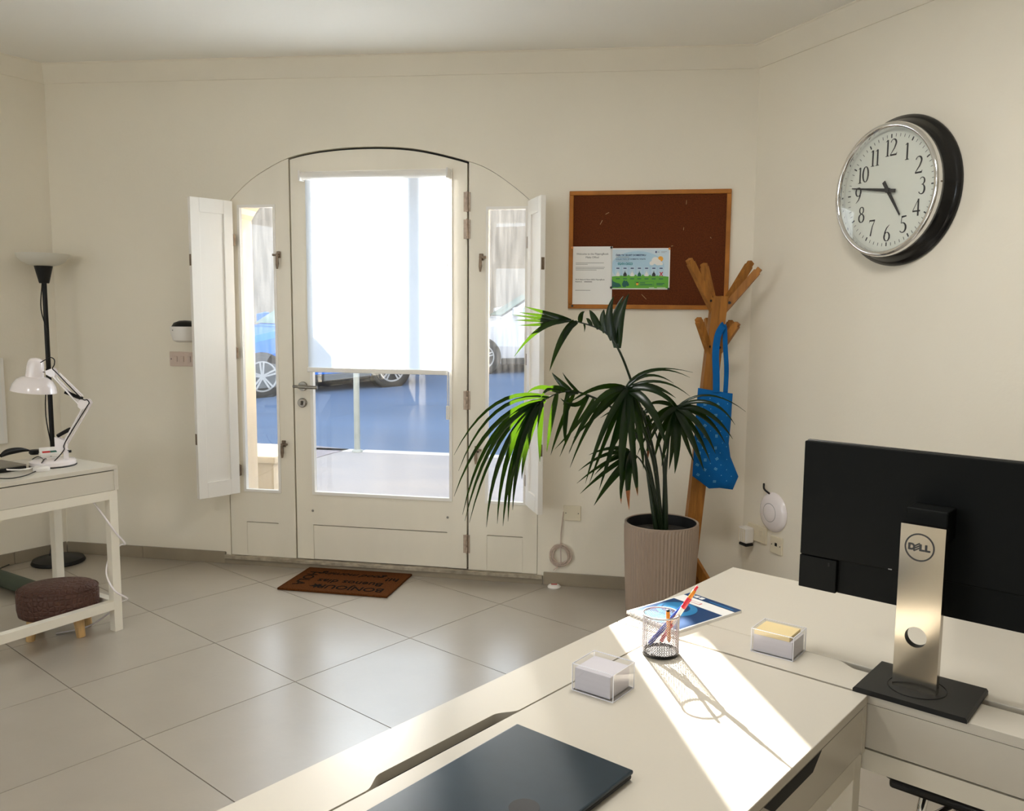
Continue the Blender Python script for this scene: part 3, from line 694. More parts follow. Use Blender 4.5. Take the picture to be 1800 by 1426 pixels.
# ------------------------------------------------------------------ inside shutters
def shutter(name, hs_, hoff, fs_, foff, z0, z1, label, th_=.026):
    d = Vector((fs_ - hs_, -(foff - hoff), 0)); w_ = d.length; a = math.atan2(d.y, d.x)
    root = P0 + T * hs_ - N * hoff
    e = empty(name, (root.x, root.y, 0), ANG + a); tag(e, label, 'shutter', 'inside shutters of the sidelights')
    st = .052; y0, y1 = -th_ / 2, th_ / 2
    MB().box(0, st, y0, y1, z0, z1, bev=.002).obj('stile', M['shutter'], e); MB().box(w_ - st, w_, y0, y1, z0, z1, bev=.002).obj('stile', M['shutter'], e)
    MB().box(st, w_ - st, y0, y1, z1 - .075, z1).obj('rail', M['shutter'], e); MB().box(st, w_ - st, y0, y1, z0, z0 + .085).obj('rail', M['shutter'], e)
    MB().box(st, w_ - st, y0 + .009, y1 - .009, z0 + .085, z1 - .075).obj('panel', M['shutter'], e)
    for z in (z1 - .21, (z0 + z1) / 2 - .02, z0 + .13):
        MB().lathe([(.006, -.034), (.006, .034), (0, .037)], 10, c=(-.004, 0, z)).box(-.012, .0, y0 - .001, y1 + .001, z - .03, z + .03).obj('hinge', M['bronze'], e, smooth=40)
    for z in (z1 - .33, z0 + .33):
        MB().box(w_ - .004, w_ + .002, -.008, .008, z - .03, z + .03).obj('strike_plate', M['bronze'], e)
    return e
shutter('window_shutter', -1.103, .032, -1.228, .238, .426, 2.050, 'white panelled shutter folded open left of the door')
shutter('window_shutter', .566, .032, .672, .247, .440, 2.030, 'white panelled shutter folded open behind the palm fronds')

# ------------------------------------------------------------------ things on the back wall
def on_back(name, s, z, label, cat): return tag(empty(name, WP(s, z), ANG), label, cat)
s0, z0 = BW(299, 618); s1, z1 = BW(360, 645)
lsw = on_back('light_switch', (s0 + s1) / 2, (z0 + z1) / 2, 'aged white light switch panel beside the left shutter', 'light switch')
hw, hh = (s1 - s0) / 2, (z0 - z1) / 2
MB().box(-hw, hw, -.009, 0, -hh, hh, bev=.004).obj('plate', M['pink_plastic'], lsw)
for k in range(4):
    MB().box(-hw + .03 + k * .042, -hw + .05 + k * .042, -.014, -.008, -.016, .016, bev=.002).obj('rocker', M['pink_plastic'], lsw)
MB().lathe([(0, -.0105), (.003, -.0105), (.003, -.008)], 8, c=(-hw + .012, 0, 0), axis='y').obj('screw', M['black'], lsw)
s0, z0 = BW(315, 565); s1, z1 = BW(345, 596)
dev = on_back('wall_dispenser', s0 + .085, (z0 + z1) / 2 - .01, 'white wall dispenser with dark top half hidden behind the left shutter', 'dispenser')
MB().lathe([(0, -.055), (.045, -.055), (.066, -.045), (.078, -.005), (.080, .02), (.078, .032), (0, .032)], 28, c=(0, -.075, 0)).box(-.05, .05, -.075, 0, -.04, .03, bev=.006).obj('body', M['white_plastic'], dev, smooth=40)
MB().lathe([(.072, .032), (.060, .052), (.03, .064), (0, .066)], 28, c=(0, -.075, 0)).obj('lid', M['black'], dev, smooth=50)
MB().lathe([(0, -.002), (.0025, -.002), (.0025, 0)], 8, c=(-.03, -.148, .012), axis='y').obj('indicator', M['black'], dev)
# cork notice board
s0, z0 = BW(1002, 337); s1, z1 = BW(1279, 545)
bc = on_back('notice_board', (s0 + s1) / 2, (z0 + z1) / 2, 'cork notice board in a wooden frame on the back wall', 'notice board')
hw, hh = (s1 - s0) / 2, (z0 - z1) / 2; fr = .022
for a, b, c, d in ((-hw, hw, hh - fr, hh), (-hw, hw, -hh, -hh + fr), (-hw, -hw + fr, -hh + fr, hh - fr), (hw - fr, hw, -hh + fr, hh - fr)):
    MB().box(a, b, -.020, 0, c, d, bev=.003).obj('frame_rail', M['boardwood'], bc)
MB().box(-hw + fr, hw - fr, -.012, 0, -hh + fr, hh - fr).obj('cork_panel', M['cork'], bc)
for x, z, a, l_ in ((-.21, .185, .5, .02), (-.24, .14, 1.1, .025), (.185, .235, 1.5, .02), (.175, .105, 1.5, .014), (-.015, -.235, -.8, .035), (.31, .06, -1, .008), (.12, .02, .2, .01)):
    MB().bar((x - l_ / 2 * math.cos(a), -.0125, z - l_ / 2 * math.sin(a)), (x + l_ / 2 * math.cos(a), -.0125, z + l_ / 2 * math.sin(a)), .0015, .003, up=(0, 1, 0)).obj('cork_scratch', M['lightwood'], bc)
BC = ((s0 + s1) / 2, (z0 + z1) / 2)
# printed notice
def bpix(u, v): s, z = BW(u, v, .013); return s, z
a, b = bpix(1005, 436); c, d = bpix(1073, 541); c += .006
nt_ = on_back('printed_notice', (a + c) / 2, (b + d) / 2 + .003, 'white printed notice pinned on the left of the cork board', 'notice')
hw, hh = (c - a) / 2, (b - d) / 2 + .004
MB().box(-hw, hw, -.0136, -.0128, -hh, hh).obj('sheet', M['paper'], nt_)
def txt(par, s, size, x, z, m_, align='CENTER', bold=0.0, y=-.0139, shear=0.0, name='lettering'):
    o = text_mb(s, size, .0003, align, bold, shear).obj(name, m_, par); o.location = (x, y, z); return o
txt(nt_, 'Welcome to the FlippingBook', .0135, .002, hh - .038, M['ink'])
txt(nt_, 'Malta Office!', .0135, .002, hh - .055, M['ink'])
for k, (zz, wd) in enumerate(((.083, .145), (.090, .062), (.105, .150), (.112, .146), (.119, .108))):
    MB().box(-hw + .022, -hw + .022 + wd, -.0139, -.0136, hh - zz - .0016, hh - zz + .0008).obj('text_line', M['grey_ink'], nt_)
txt(nt_, 'Wi-Fi Network Name (SSID): FlippingBook', .0086, -hw + .021, hh - .168, M['ink'], 'LEFT', .0001)
txt(nt_, 'Password:', .0086, -hw + .021, hh - .179, M['ink'], 'LEFT', .0001)
MB().box(-hw + .067, -hw + .108, -.0139, -.0136, hh - .1815, hh - .177).obj('text_line', M['grey_ink'], nt_)
MB().box(-hw + .021, -hw + .10, -.0139, -.0136, hh - .224, hh - .2215).obj('text_line', M['grey_ink'], nt_)
def pin(par, x, z, m_): MB().lathe([(0, -.024), (.005, -.024), (.006, -.021), (.0035, -.017), (.0045, -.0135)], 10, c=(x, 0, z), axis='y').obj('pin', m_, par, smooth=50)
pin(nt_, hw - .006, hh - .006, M['ink']); pin(nt_, -hw + .008, -hh + .008, M['ink']); pin(nt_, -hw + .004, hh - .006, M['orange'])
# waste collection poster
a, b = bpix(1075, 436.5); c, d = bpix(1176.5, 509)
po = on_back('waste_poster', (a + c) / 2, (b + d) / 2, 'blue and green waste collection poster pinned on the cork board', 'poster')
hw, hh = (c - a) / 2, (b - d) / 2
MB().box(-hw, hw, -.0136, -.0128, -hh, hh).obj('sheet', M['paper'], po)
iw, ih = hw - .005, hh - .005
def P_(x, z): return (-iw + x * 2 * iw, ih - z * 2 * ih)
def flat(pts, m_, y, name='print'): MB().prism([P_(x, z) for x, z in pts], y, y + .0002).obj(name, m_, po)
flat([(0, 0), (1, 0), (1, 1), (0, 1)], M['sky2_ink'], -.0138)
el = [(.45 + .47 * math.cos(t_), .45 + .40 * math.sin(t_)) for t_ in [2 * PI * k / 36 for k in range(36)]]
flat([(min(1, max(0, x)), min(1, max(0, z))) for x, z in el], M['sky_ink'], -.0140)
flat([(0, 1)] + [(x / 20, .70 - .05 * math.sin(x / 20 * PI)) for x in range(21)] + [(1, 1)], M['green_ink'], -.0142)
flat([(0, 1), (0, .76), (.02, .82), (.08, .86), (.14, .88), (.17, .96), (.1, .98), (.03, .97)], M['dkgreen_ink'], -.0144)
flat([(.20, .97), (.18, .90), (.20, .82), (.22, .79), (.245, .82), (.26, .80), (.29, .85), (.31, .92), (.28, .95), (.26, .93), (.25, .97)], M['dkgreen_ink'], -.0144)
sc_ = [(.85 + .048 * math.cos(t_), .25 + .068 * math.sin(t_)) for t_ in [2 * PI * k / 20 for k in range(20)]]
flat(sc_, M['orange_ink'], -.0142)
for x, z, r_ in ((.70, .36, .04), (.76, .29, .065), (.81, .34, .055), (.86, .37, .035)):
    flat([(x + r_ * math.cos(t_), min(.41, z + r_ * 1.4 * math.sin(t_))) for t_ in [2 * PI * k / 16 for k in range(16)]], M['cloud_ink'], -.0144 - x * .0002)
for k in range(7):
    x = .055 + k * .127; flat([(x, .45), (x + .095, .45), (x + .095, .68), (x, .68)], M['panel_ink'], -.0144, 'day_panel')
    flat([(x + .02, .475), (x + .075, .475), (x + .075, .50), (x + .02, .50)], M['navy_ink'], -.0146, 'day_name')
    flat([(x + .015, .745), (x + .085, .745), (x + .085, .765), (x + .015, .765)], M['dkgreen_ink'], -.0146, 'day_name')
    bag = [(x + .02, .69), (x + .017, .65), (x + .033, .60), (x + .045, .585), (x + .040, .56), (x + .057, .56), (x + .052, .585), (x + .065, .60), (x + .082, .65), (x + .079, .69)]
    if k == 6:
        flat([(x + .02, .585), (x + .035, .575), (x + .052, .61), (x + .07, .575), (x + .085, .59), (x + .062, .635), (x + .085, .68), (x + .07, .69), (x + .052, .655), (x + .034, .69), (x + .02, .675), (x + .042, .635)], M['red_ink'], -.0146, 'cross')
    else: flat(bag, [M['cloud_ink'], M['ink'], M['cloud_ink'], M['dkgreen_ink'], M['cloud_ink'], M['ink']][k], -.0146, 'bag')
flat([(.41, .82), (.74, .82), (.74, .94), (.41, .94)], M['dkgreen_ink'], -.0143, 'box_outline'); flat([(.413, .825), (.737, .825), (.737, .935), (.413, .935)], M['green_ink'], -.0145, 'box_fill')
flat([(.43, .84), (.475, .84), (.47, .92), (.435, .92)], M['orange_ink'], -.0147, 'bin'); flat([(.43, .84), (.475, .84), (.475, .865), (.43, .865)], M['ink'], -.0148, 'bin_lid')
for x, z, w_ in ((.50, .85, .09), (.50, .895, .22), (.79, .865, .14), (.79, .90, .11)):
    flat([(x, z), (x + w_, z), (x + w_, z + .018), (x, z + .018)], M['dkgreen_ink'], -.0147, 'text_line')
flat([(.66, .985), (.75, .985), (.75, .975), (.66, .975)], M['cloud_ink'], -.0147, 'text_line'); flat([(.80, .985), (.95, .985), (.95, .975), (.80, .975)], M['cloud_ink'], -.0147, 'text_line')
x_, z_ = P_(.06, .155); txt(po, "ĠBIR TA' SKART DOMESTIKU", .0118, x_, z_, M['navy_ink'], 'LEFT', .00035, y=-.0144)
x_, z_ = P_(.06, .255); txt(po, 'COLLECTION OF DOMESTIC WASTE', .0092, x_, z_, M['navy_ink'], 'LEFT', .00015, y=-.0144)
x_, z_ = P_(.10, .375); txt(po, '02/01/2023', .0165, x_, z_, M['teal_ink'], 'LEFT', .0005, y=-.0144)
flat([(.065, .195), (.30, .195), (.30, .208), (.065, .208)], M['grey_ink'], -.0146, 'text_line'); flat([(.065, .295), (.30, .295), (.30, .305), (.065, .305)], M['grey_ink'], -.0146, 'text_line')
flat([(.77 + .013 * math.cos(t_), .075 + .028 * math.sin(t_)) for t_ in [2 * PI * k / 14 for k in range(14)]], M['navy_ink'], -.0146, 'logo_mark')
flat([(.79, .068), (.83, .068), (.83, .08), (.79, .08)], M['grey_ink'], -.0146, 'text_line'); flat([(.86, .062), (.96, .062), (.96, .07), (.86, .07)], M['grey_ink'], -.0146, 'text_line'); flat([(.86, .085), (.93, .085), (.93, .092), (.86, .092)], M['grey_ink'], -.0146, 'text_line')
for x, z in ((hw - .004, -hh + .003), (-hw + .002, -hh + .008)): pin(po, x, z, M['ink'])
pin(po, hw - .004, hh - .004, M['orange'])
# blank plate and coiled cable
s0, z0 = BW(991, 888); s1, z1 = BW(1021, 916)
bp_ = on_back('blank_plate', (s0 + s1) / 2, (z0 + z1) / 2, 'square cream blanking plate low on the wall beside the palm', 'wall plate')
hw, hh = (s1 - s0) / 2, (z0 - z1) / 2
MB().box(-hw, hw, -.008, 0, -hh, hh, bev=.003).obj('plate', M['cream_plastic'], bp_)
for x in (-hw * .72, hw * .72): MB().lathe([(0, -.0095), (.0028, -.0095), (.0028, -.007)], 8, c=(x, 0, 0), axis='y').obj('screw', M['black'], bp_)
cs_, cz_ = BW(989, 975)
cc_ = on_back('coiled_cable', cs_, 0, 'coiled grey cable hanging on the wall above the skirting', 'cable')
pts = [(.004, -.006, .437 - 0.0)]
pts = [(BW(991, 899)[0] - cs_, -.010, BW(991, 899)[1]), (-.004, -.010, .34), (-.010, -.012, cz_ + .062)]
for k in range(1, 70):
    t_ = k / 12 * 2 * PI; r_ = .050 + .009 * math.sin(k * .37) 
    pts.append((-.01 + r_ * math.sin(t_) + .004 * math.sin(k), -.014 - .012 * (k % 23) / 23, cz_ + r_ * 1.05 * math.cos(t_)))
pts += [(-.02, -.02, cz_ - .05), (-.045, -.016, cz_ - .085)]
MB().tube(crom(pts, 2), .0028, 6).obj('loops', M['pink_plastic'], cc_, smooth=60)
MB().tube([(-.006, -.004, cz_ + .06), (-.008, -.03, cz_ + .05), (-.004, -.033, cz_ - .02), (-.004, -.03, cz_ - .05), (-.004, -.005, cz_ - .055)], .003, 6).obj('tie', M['pink_plastic'], cc_)
# little bait dish on the floor
q = atz(974, 1033)
bt = empty('bait_dish', (q.x, q.y, 0)); tag(bt, 'small white round bait dish on the floor by the skirting', 'dish')
MB().lathe([(0, 0), (.034, 0), (.036, .006), (.030, .014), (.018, .018), (0, .018)], 20).obj('dish', M['white_plastic'], bt, smooth=40)
MB().prism([(-.016, -.008), (.016, -.008), (.016, .008), (-.016, .008)], 0, .0006).xf(Matrix.Translation((0, 0, .0181)) @ Matrix.Rotation(R(90), 4, 'X')).obj('sticker', M['red_ink'], bt)

# ------------------------------------------------------------------ things on the right wall
def on_right(name, s, z, label, cat): 
    p = CORR + s * DR; return tag(empty(name, (p.x, p.y, z), ANGR), label, cat)
ck = on_right('wall_clock', .905, 1.952, 'round wall clock with black case and chrome rim on the right wall', 'clock')
MB().lathe([(0, 0), (.292, 0), (.294, -.006), (.292, -.014), (.280, -.022), (.276, -.026), (.270, -.040), (.258, -.056), (.252, -.062), (.235, -.062)], 72, axis='y', cap=False).obj('case', M['blackgloss'], ck, smooth=50)
MB().lathe([(.238, -.050), (.254, -.052), (.259, -.060), (.260, -.082), (.256, -.092), (.247, -.096), (.240, -.092), (.236, -.082), (.2345, -.06)], 72, axis='y', cap=False).obj('rim', M['chrome'], ck, smooth=60)
dl = MB().lathe([(0, -.060), (.237, -.060), (.237, -.055), (0, -.055)], 72, axis='y').obj('dial', M['dial'], ck)
for k in range(60):
    a = 2 * PI * k / 60; big_ = k % 5 == 0; r0, r1 = (.202, .217) if big_ else (.205, .217)
    MB().bar((r0 * math.sin(a), -.0605, r0 * math.cos(a)), (r1 * math.sin(a), -.0605, r1 * math.cos(a)), .005 if big_ else .0016, .0008, up=(0, 1, 0)).obj('minute_mark', M['ink'], dl)
# serif numerals drawn as swelling strokes, unit box: width ~0.55, height 1
def el_(cx, cy, rx, ry, a0, a1, n_=14): return [(cx + rx * math.cos(R(a0 + (a1 - a0) * i / n_)), cy + ry * math.sin(R(a0 + (a1 - a0) * i / n_))) for i in range(n_ + 1)]
def circ_w(n_, thin, thick): return [thin + (thick - thin) * abs(math.cos(2 * PI * i / n_)) for i in range(n_ + 1)]
DIG = {
 '0': ([(el_(.27, .5, .21, .46, 0, 360, 24), circ_w(24, .035, .11))], .58),
 '1': ([([(.20, 0), (.20, .96)], [.10, .10]), ([(.06, .02), (.34, .02)], [.035, .035]), ([(.20, .96), (.05, .86)], [.07, .02])], .40),
 '2': ([(el_(.26, .73, .20, .22, 165, -20, 14) + [(.34, .42), (.04, .05)], [.06, .05, .04, .035, .035, .04, .05, .06, .075, .09, .10, .105, .105, .10, .095, .07, .035]), ([(.03, .04), (.50, .04), (.54, .16)], [.08, .085, .02])], .58),
 '3': ([(el_(.24, .75, .17, .20, 150, -80, 12), [.04, .04, .035, .035, .04, .05, .065, .08, .09, .085, .07, .05, .04]), (el_(.22, .28, .21, .27, 95, -150, 14), [.03, .035, .05, .07, .09, .105, .11, .105, .09, .07, .055, .045, .04, .05, .06])], .54),
 '4': ([([(.40, 0), (.40, .97)], [.10, .09]), ([(.40, .95), (.02, .30)], [.04, .035]), ([(.01, .28), (.55, .28)], [.07, .07])], .58),
 '5': ([([(.10, .93), (.46, .97)], [.10, .06]), ([(.12, .92), (.09, .56)], [.04, .035]), (el_(.20, .31, .24, .28, 110, -140, 14), [.03, .035, .05, .07, .09, .105, .11, .105, .09, .07, .055, .045, .04, .05, .05])], .52),
 '6': ([(el_(.27, .29, .20, .26, 0, 360, 20), circ_w(20, .03, .10)), ([(.09, .30), (.12, .55), (.24, .80), (.44, .98)], [.095, .085, .06, .02])], .56),
 '7': ([([(.05, .80), (.07, .93), (.50, .93)], [.02, .08, .085]), ([(.48, .93), (.30, .55), (.18, 0)], [.035, .06, .09])], .54),
 '8': ([(el_(.26, .75, .155, .20, 0, 360, 18), circ_w(18, .035, .08)), (el_(.26, .27, .20, .25, 0, 360, 20), circ_w(20, .035, .10))], .54),
 '9': ([(el_(.25, .70, .20, .26, 0, 360, 20), circ_w(20, .03, .10)), ([(.43, .69), (.40, .44), (.28, .20), (.08, .02)], [.095, .085, .06, .02])], .56)}
def stroke(mb, pts, ws, sc, ox, oz, y):
    n_ = len(pts); vs = []
    for i in range(n_):
        a, b = pts[max(0, i - 1)], pts[min(n_ - 1, i + 1)]; dx, dz = b[0] - a[0], b[1] - a[1]; l_ = math.hypot(dx, dz) or 1
        nx, nz = -dz / l_, dx / l_; w2 = ws[i] * .60
        vs += [(ox + sc * (pts[i][0] + nx * w2), y, oz + sc * (pts[i][1] + nz * w2)), (ox + sc * (pts[i][0] - nx * w2), y, oz + sc * (pts[i][1] - nz * w2))]
    mb.add(vs, [(2 * i, 2 * i + 1, 2 * i + 3, 2 * i + 2) for i in range(n_ - 1)])
for hnum in range(1, 13):
    a = 2 * PI * hnum / 12; s_ = str(hnum); sc_n = .066
    rr_ = .160 if hnum not in (12, 6) else .166
    wid = sum(DIG[ch_][1] for ch_ in s_) * sc_n * .92
    x = rr_ * math.sin(a) - wid / 2; z = rr_ * math.cos(a) - sc_n / 2; mb = MB()
    for ch_ in s_:
        for k, (pts_, ws_) in enumerate(DIG[ch_][0]): stroke(mb, pts_, ws_, sc_n, x, z, -.0608 - k * .00008)
        x += DIG[ch_][1] * sc_n * .92
    mb.obj('numeral', M['ink'], dl)
def hand(name, ang_, l_, back, w0, w1, y):
    mb = MB().prism([(-w0 / 2, -back), (w0 / 2, -back), (w0 / 2, 0), (w1 / 2, l_), (-w1 / 2, l_), (-w0 / 2, 0)], y, y + .0015)
    mb.xf(Matrix.Rotation(R(ang_), 4, 'Y')).obj(name, M['ink'], ck)
hand('hour_hand', 147, .120, .042, .016, .007, -.068); hand('minute_hand', 279, .190, .042, .014, .004, -.071)
MB().lathe([(0, -.074), (.010, -.074), (.010, -.06)], 16, axis='y').obj('hub', M['ink'], ck)
MB().lathe([(.0005, -.090), (.12, -.0895), (.239, -.086)], 48, axis='y', cap=False).obj('glass', M['clear'], ck, smooth=60)
for a in (90, 195): MB().lathe([(0, -.003), (.003, -.003), (.003, .003)], 8, c=(.2605 * math.sin(R(a)), -.075, .2605 * math.cos(R(a))), axis='y').obj('screw', M['bronze'], ck)
# access point
ap = on_right('access_point', .236, .502, 'white round dome wireless access point on the right wall', 'access point')
MB().lathe([(0, 0), (.094, 0), (.098, -.004), (.094, -.012), (.075, -.024), (.047, -.031), (.045, -.0295), (.043, -.031), (.02, -.0335), (0, -.034)], 48, axis='y').obj('dome', M['lampwhite'], ap, smooth=50)
MB().lathe([(.0425, -.0305), (.0448, -.0312), (.0462, -.0305), (.0448, -.029)], 40, axis='y', cap=False).obj('ring', M['grey_ink'], ap)
MB().tube(crom([(-.02, -.01, .085), (-.055, -.02, .105), (-.075, -.008, .128)], 5), .005, 8).obj('cable_end', M['blackgloss'], ap, smooth=60)
sk = on_right('socket_outlet', .122, .370, 'double socket with a pale plug-in adapter under the access point', 'socket')
MB().box(-.072, .072, -.010, 0, -.043, .043, bev=.004).obj('plate', M['cream_plastic'], sk)
MB().box(.03, .045, -.014, -.009, -.006, .022, bev=.002).obj('switch', M['cream_plastic'], sk)
pa = on_right('plug_adapter', .075, .350, 'pale ridged plug-in adapter with black lower edge in the double socket', 'adapter')
MB().box(-.032, .032, -.062, -.0105, -.035, .045, bev=.008).obj('body', M['white_plastic'], pa)
MB().box(-.024, .034, -.064, -.014, -.050, -.034, bev=.006).obj('edge', M['black'], pa)
for k in range(4): MB().box(-.026 + k * .014, -.020 + k * .014, -.0635, -.061, -.028, .038).obj('rib', M['cream_plastic'], pa)
ds = on_right('data_outlet', .268, .345, 'square cream data outlet with one black port on the right wall', 'data outlet')
MB().box(-.043, .043, -.009, 0, -.043, .043, bev=.003).obj('plate', M['cream_plastic'], ds)
MB().box(-.008, .008, -.0098, -.008, -.004, .012).obj('port', M['black'], ds)
for x in (-.03, .03): MB().lathe([(0, -.0105), (.0028, -.0105), (.0028, -.008)], 8, c=(x, 0, 0), axis='y').obj('screw', M['black'], ds)
for s, z in ((.258, .632), (.366, .540)):
    pass
# white board edge on the left wall
pwl = onp(3, 703, CORL, NL); sL = (pwl - CORL).dot(DL)
wbd = tag(empty('wall_panel', (CORL + (sL + .012) * DL).to_3d() , ANGL), 'white framed board edge on the left wall at the picture edge', 'board')
ztop, zbot = onp(3, 629, CORL, NL).z, onp(3, 780, CORL, NL).z
MB().box(-.80, 0, -.022, -.0, zbot, ztop, bev=.004).obj('frame', M['shutter'], wbd)
MB().box(-.78, -.02, -.024, -.020, zbot + .02, ztop - .02).obj('sheet', M['paper'], wbd)

# ------------------------------------------------------------------ desks
YA = R(40); U1 = Vector((math.sin(YA), math.cos(YA), 0)); V1 = Vector((math.cos(YA), -math.sin(YA), 0))
DH = 0.75; DA = atz(1085, 1093, DH); DA.z = 0
def DK(x, y, z=DH): q = DA + V1 * x + U1 * y; return Vector((q.x, q.y, z))
def sstep(t): t = max(0, min(1, t)); return t * t * (3 - 2 * t)
def desk(loc, rz, W, D, H, label, slot=None, style='back'):
    e = empty('desk', loc, rz); tag(e, label, 'desk', 'white desks with drawers'); tt = .018
    if slot:
        g = .120; a, b = slot
        xs = sorted(set([0, W] + [a + (b - a) * k / 60 for k in range(61)]))
        edge = lambda x: g - .0015 - .022 * sstep((x - a) / .045) * sstep((b - x) / .045)
        vs = []; 
        for x in xs: vs += [(x, 0, H - tt), (x, edge(x), H - tt), (x, 0, H), (x, edge(x), H)]
        fs = []
        for i in range(len(xs) - 1):
            p, q = 4 * i, 4 * i + 4
            fs += [(p, p + 1, q + 1, q), (p + 2, q + 2, q + 3, p + 3), (p + 1, p + 3, q + 3, q + 1), (p, q, q + 2, p + 2)]
        n4 = 4 * len(xs); fs += [(0, 2, 3, 1), (n4 - 4, n4 - 3, n4 - 1, n4 - 2)]
        MB().add(vs, fs).obj('cable_flap', M['desk'], e)
        MB().box(0, W, g + .0015, D, H - tt, H, bev=.0015).obj('top', M['desk'], e)
        MB().box(.02, W - .02, .03, D - .03, H - .085, H - .08).obj('inner_tray', M['gap'], e)
    else:
        MB().box(0, W, 0, D, H - tt, H, bev=.0015).obj('top', M['desk'], e)
    zb = H - .110
    # carcass
    for x in (0, W - .018): MB().box(x, x + .018, 0, D, zb, H - tt).obj('side_panel', M['desk'], e)
    MB().box(.018, W - .018, D - .016, D - .001, zb + .005, H - tt - .002).obj('drawer_front' if style == 'back' else 'back_panel', M['desk'], e)
    MB().box(.018, W - .018, .001 if style == 'back' else .0025, .016, zb + (.005 if style == 'back' else .001), H - tt - (.0015 if style == 'back' else .004)).obj('back_panel' if style == 'back' else 'drawer_front', M['desk'], e)
    MB().box(.018, W - .018, .012, .02, zb, H - tt).obj('shadow_gap', M['gap'], e); MB().box(.018, W - .018, D - .02, D - .012, zb, H - tt).obj('shadow_gap', M['gap'], e)
    MB().box(.01, W - .01, .02, D - .02, zb, zb + .006).obj('bottom', M['desk'], e)
    # finger pulls: flat dark patches painted as the shade inside the cutouts
    if style == 'back':
        for c in (W * .25, W * .72):
            MB().prism([(c - .11, H - tt - .002), (c + .11, H - tt - .002), (c + .075, H - tt - .026), (c - .075, H - tt - .026)], D - .0008, D - .0002).obj('finger_pull_shade', M['gap'], e)
    # metal underframe
    lw = .038
    for x in (0.004, W - .004 - lw):
        for y in (.004, D - .004 - lw): MB().box(x, x + lw, y, y + lw, 0, zb - .0005, bev=.0015).obj('leg', M['deskmetal'], e)
        MB().box(x, x + lw, .004 + lw, D - .004 - lw, zb - .04, zb - .0005).obj('top_rail', M['deskmetal'], e)
        MB().box(x, x + lw, .004 + lw, D - .004 - lw, .104, .142).obj('lower_rail', M['deskmetal'], e)
    for y in (.004, D - .004 - lw): MB().box(.004 + lw, W - .004 - lw, y, y + lw, zb - .04, zb - .0005).obj('top_rail', M['deskmetal'], e)
    return e
desk(DK(0, -.003, 0), R(-130), 1.31, .568, DH, 'white desk in the foreground carrying the laptop and pen cup', slot=(.472, .815))
desk(DK(0, .003, 0), R(-40), 1.31, .566, DH, 'white desk carrying the monitor by the right wall', slot=(.465, .86))
LR = R(31); LX = Vector((math.sin(LR), math.cos(LR), 0)); LY = Vector((-math.cos(LR), math.sin(LR), 0)); LH = .76; LW = 1.31; LDp = .50
LF = atz(206.5, 818, LH); LF.z = 0
def LK(x, y, z=LH): q = LF + LX * x + LY * y; return Vector((q.x, q.y, z))     # x <= 0 runs along the front to the left
ld = desk(LK(-LW, 0, 0), PI / 2 - LR, LW, LDp, LH, 'white desk at the left edge carrying the desk lamp', style='front')
MB().box(.042, LW - .042, .004, .042, .104, .142).obj('lower_rail', M['deskmetal'], ld)

# ------------------------------------------------------------------ monitor
mo = empty('monitor', DK(0, 0, 0), R(-40)); tag(mo, 'black computer monitor seen from behind on the right desk', 'monitor')
MB().prism([(.540, DH), (.738, DH), (.738, DH + .006), (.735, DH + .010), (.543, DH + .010), (.540, DH + .006)], -.004, .152).obj('base', M['basemetal'], mo)
MB().lathe([(.052, 0), (.052, .0008), (.0505, .0012), (.0505, 0)], 40, c=(.634, .07, DH + .0100), cap=False).obj('swivel_ring', M['black'], mo)
X0, X1, SY0, SY1, hx, hz_, hr = .594, .672, .052, .070, .631, .862, .0195
st = MB(); zt_, zb_ = hz_ + .037, hz_ - .037
st.box(X0, X1, SY0, SY1, DH + .010, zb_); st.box(X0, X1, SY0, SY1, zt_, 1.073)
nh = 40; inn = []; outr = []
for k in range(nh):
    a = 2 * PI * k / nh; dx, dz = math.cos(a), math.sin(a)
    inn.append((hx + hr * dx, hz_ + hr * dz))
    tx = ((X1 - hx) / dx if dx > 0 else (X0 - hx) / dx) if abs(dx) > 1e-6 else 1e9
    tz = (.037 / abs(dz)) if abs(dz) > 1e-6 else 1e9
    t_ = min(tx, tz); outr.append((hx + t_ * dx, hz_ + t_ * dz))
# exact corners
for cx_, cz_2 in ((X0, zb_), (X1, zb_), (X0, zt_), (X1, zt_)):
    i = min(range(nh), key=lambda k: (outr[k][0] - cx_) ** 2 + (outr[k][1] - cz_2) ** 2); outr[i] = (cx_, cz_2)
vs = [(x, SY0, z) for x, z in inn] + [(x, SY0, z) for x, z in outr] + [(x, SY1, z) for x, z in inn] + [(x, SY1, z) for x, z in outr]; fs = []
for k in range(nh):
    j = (k + 1) % nh; fs += [(k, j, nh + j, nh + k), (2 * nh + j, 2 * nh + k, 3 * nh + k, 3 * nh + j), (k, 2 * nh + k, 2 * nh + j, j), (nh + k, nh + j, 3 * nh + j, 3 * nh + k)]
st.add(vs, fs); col_ = st.obj('stand_column', M['standmetal'], mo)
MB().add([(x, SY0 + .0005, z) for x, z in inn] + [(x, SY1 - .0005, z) for x, z in inn], [(k, (k + 1) % nh, nh + (k + 1) % nh, nh + k) for k in range(nh)]).xf(Matrix.Translation((hx, 0, hz_)) @ Matrix.Diagonal((.985, 1, .985, 1)) @ Matrix.Translation((-hx, 0, -hz_))).obj('hole_liner', M['black'], mo)
lc = (.6285, 1.032)
MB().lathe([(.0235, SY0 - .0006), (.0262, SY0 - .0006), (.0262, SY0), (.0235, SY0)], 48, c=(lc[0], 0, lc[1]), axis='y', cap=False).obj('logo_ring', M['ink'], mo)
lg = MB(); LZ = .0125
def seg(pts_, w_, ox, k=0): stroke(lg, pts_, [w_] * len(pts_), LZ, ox, lc[1] - LZ / 2, SY0 - .0006 - k * .00005)
o0 = lc[0] - .0195
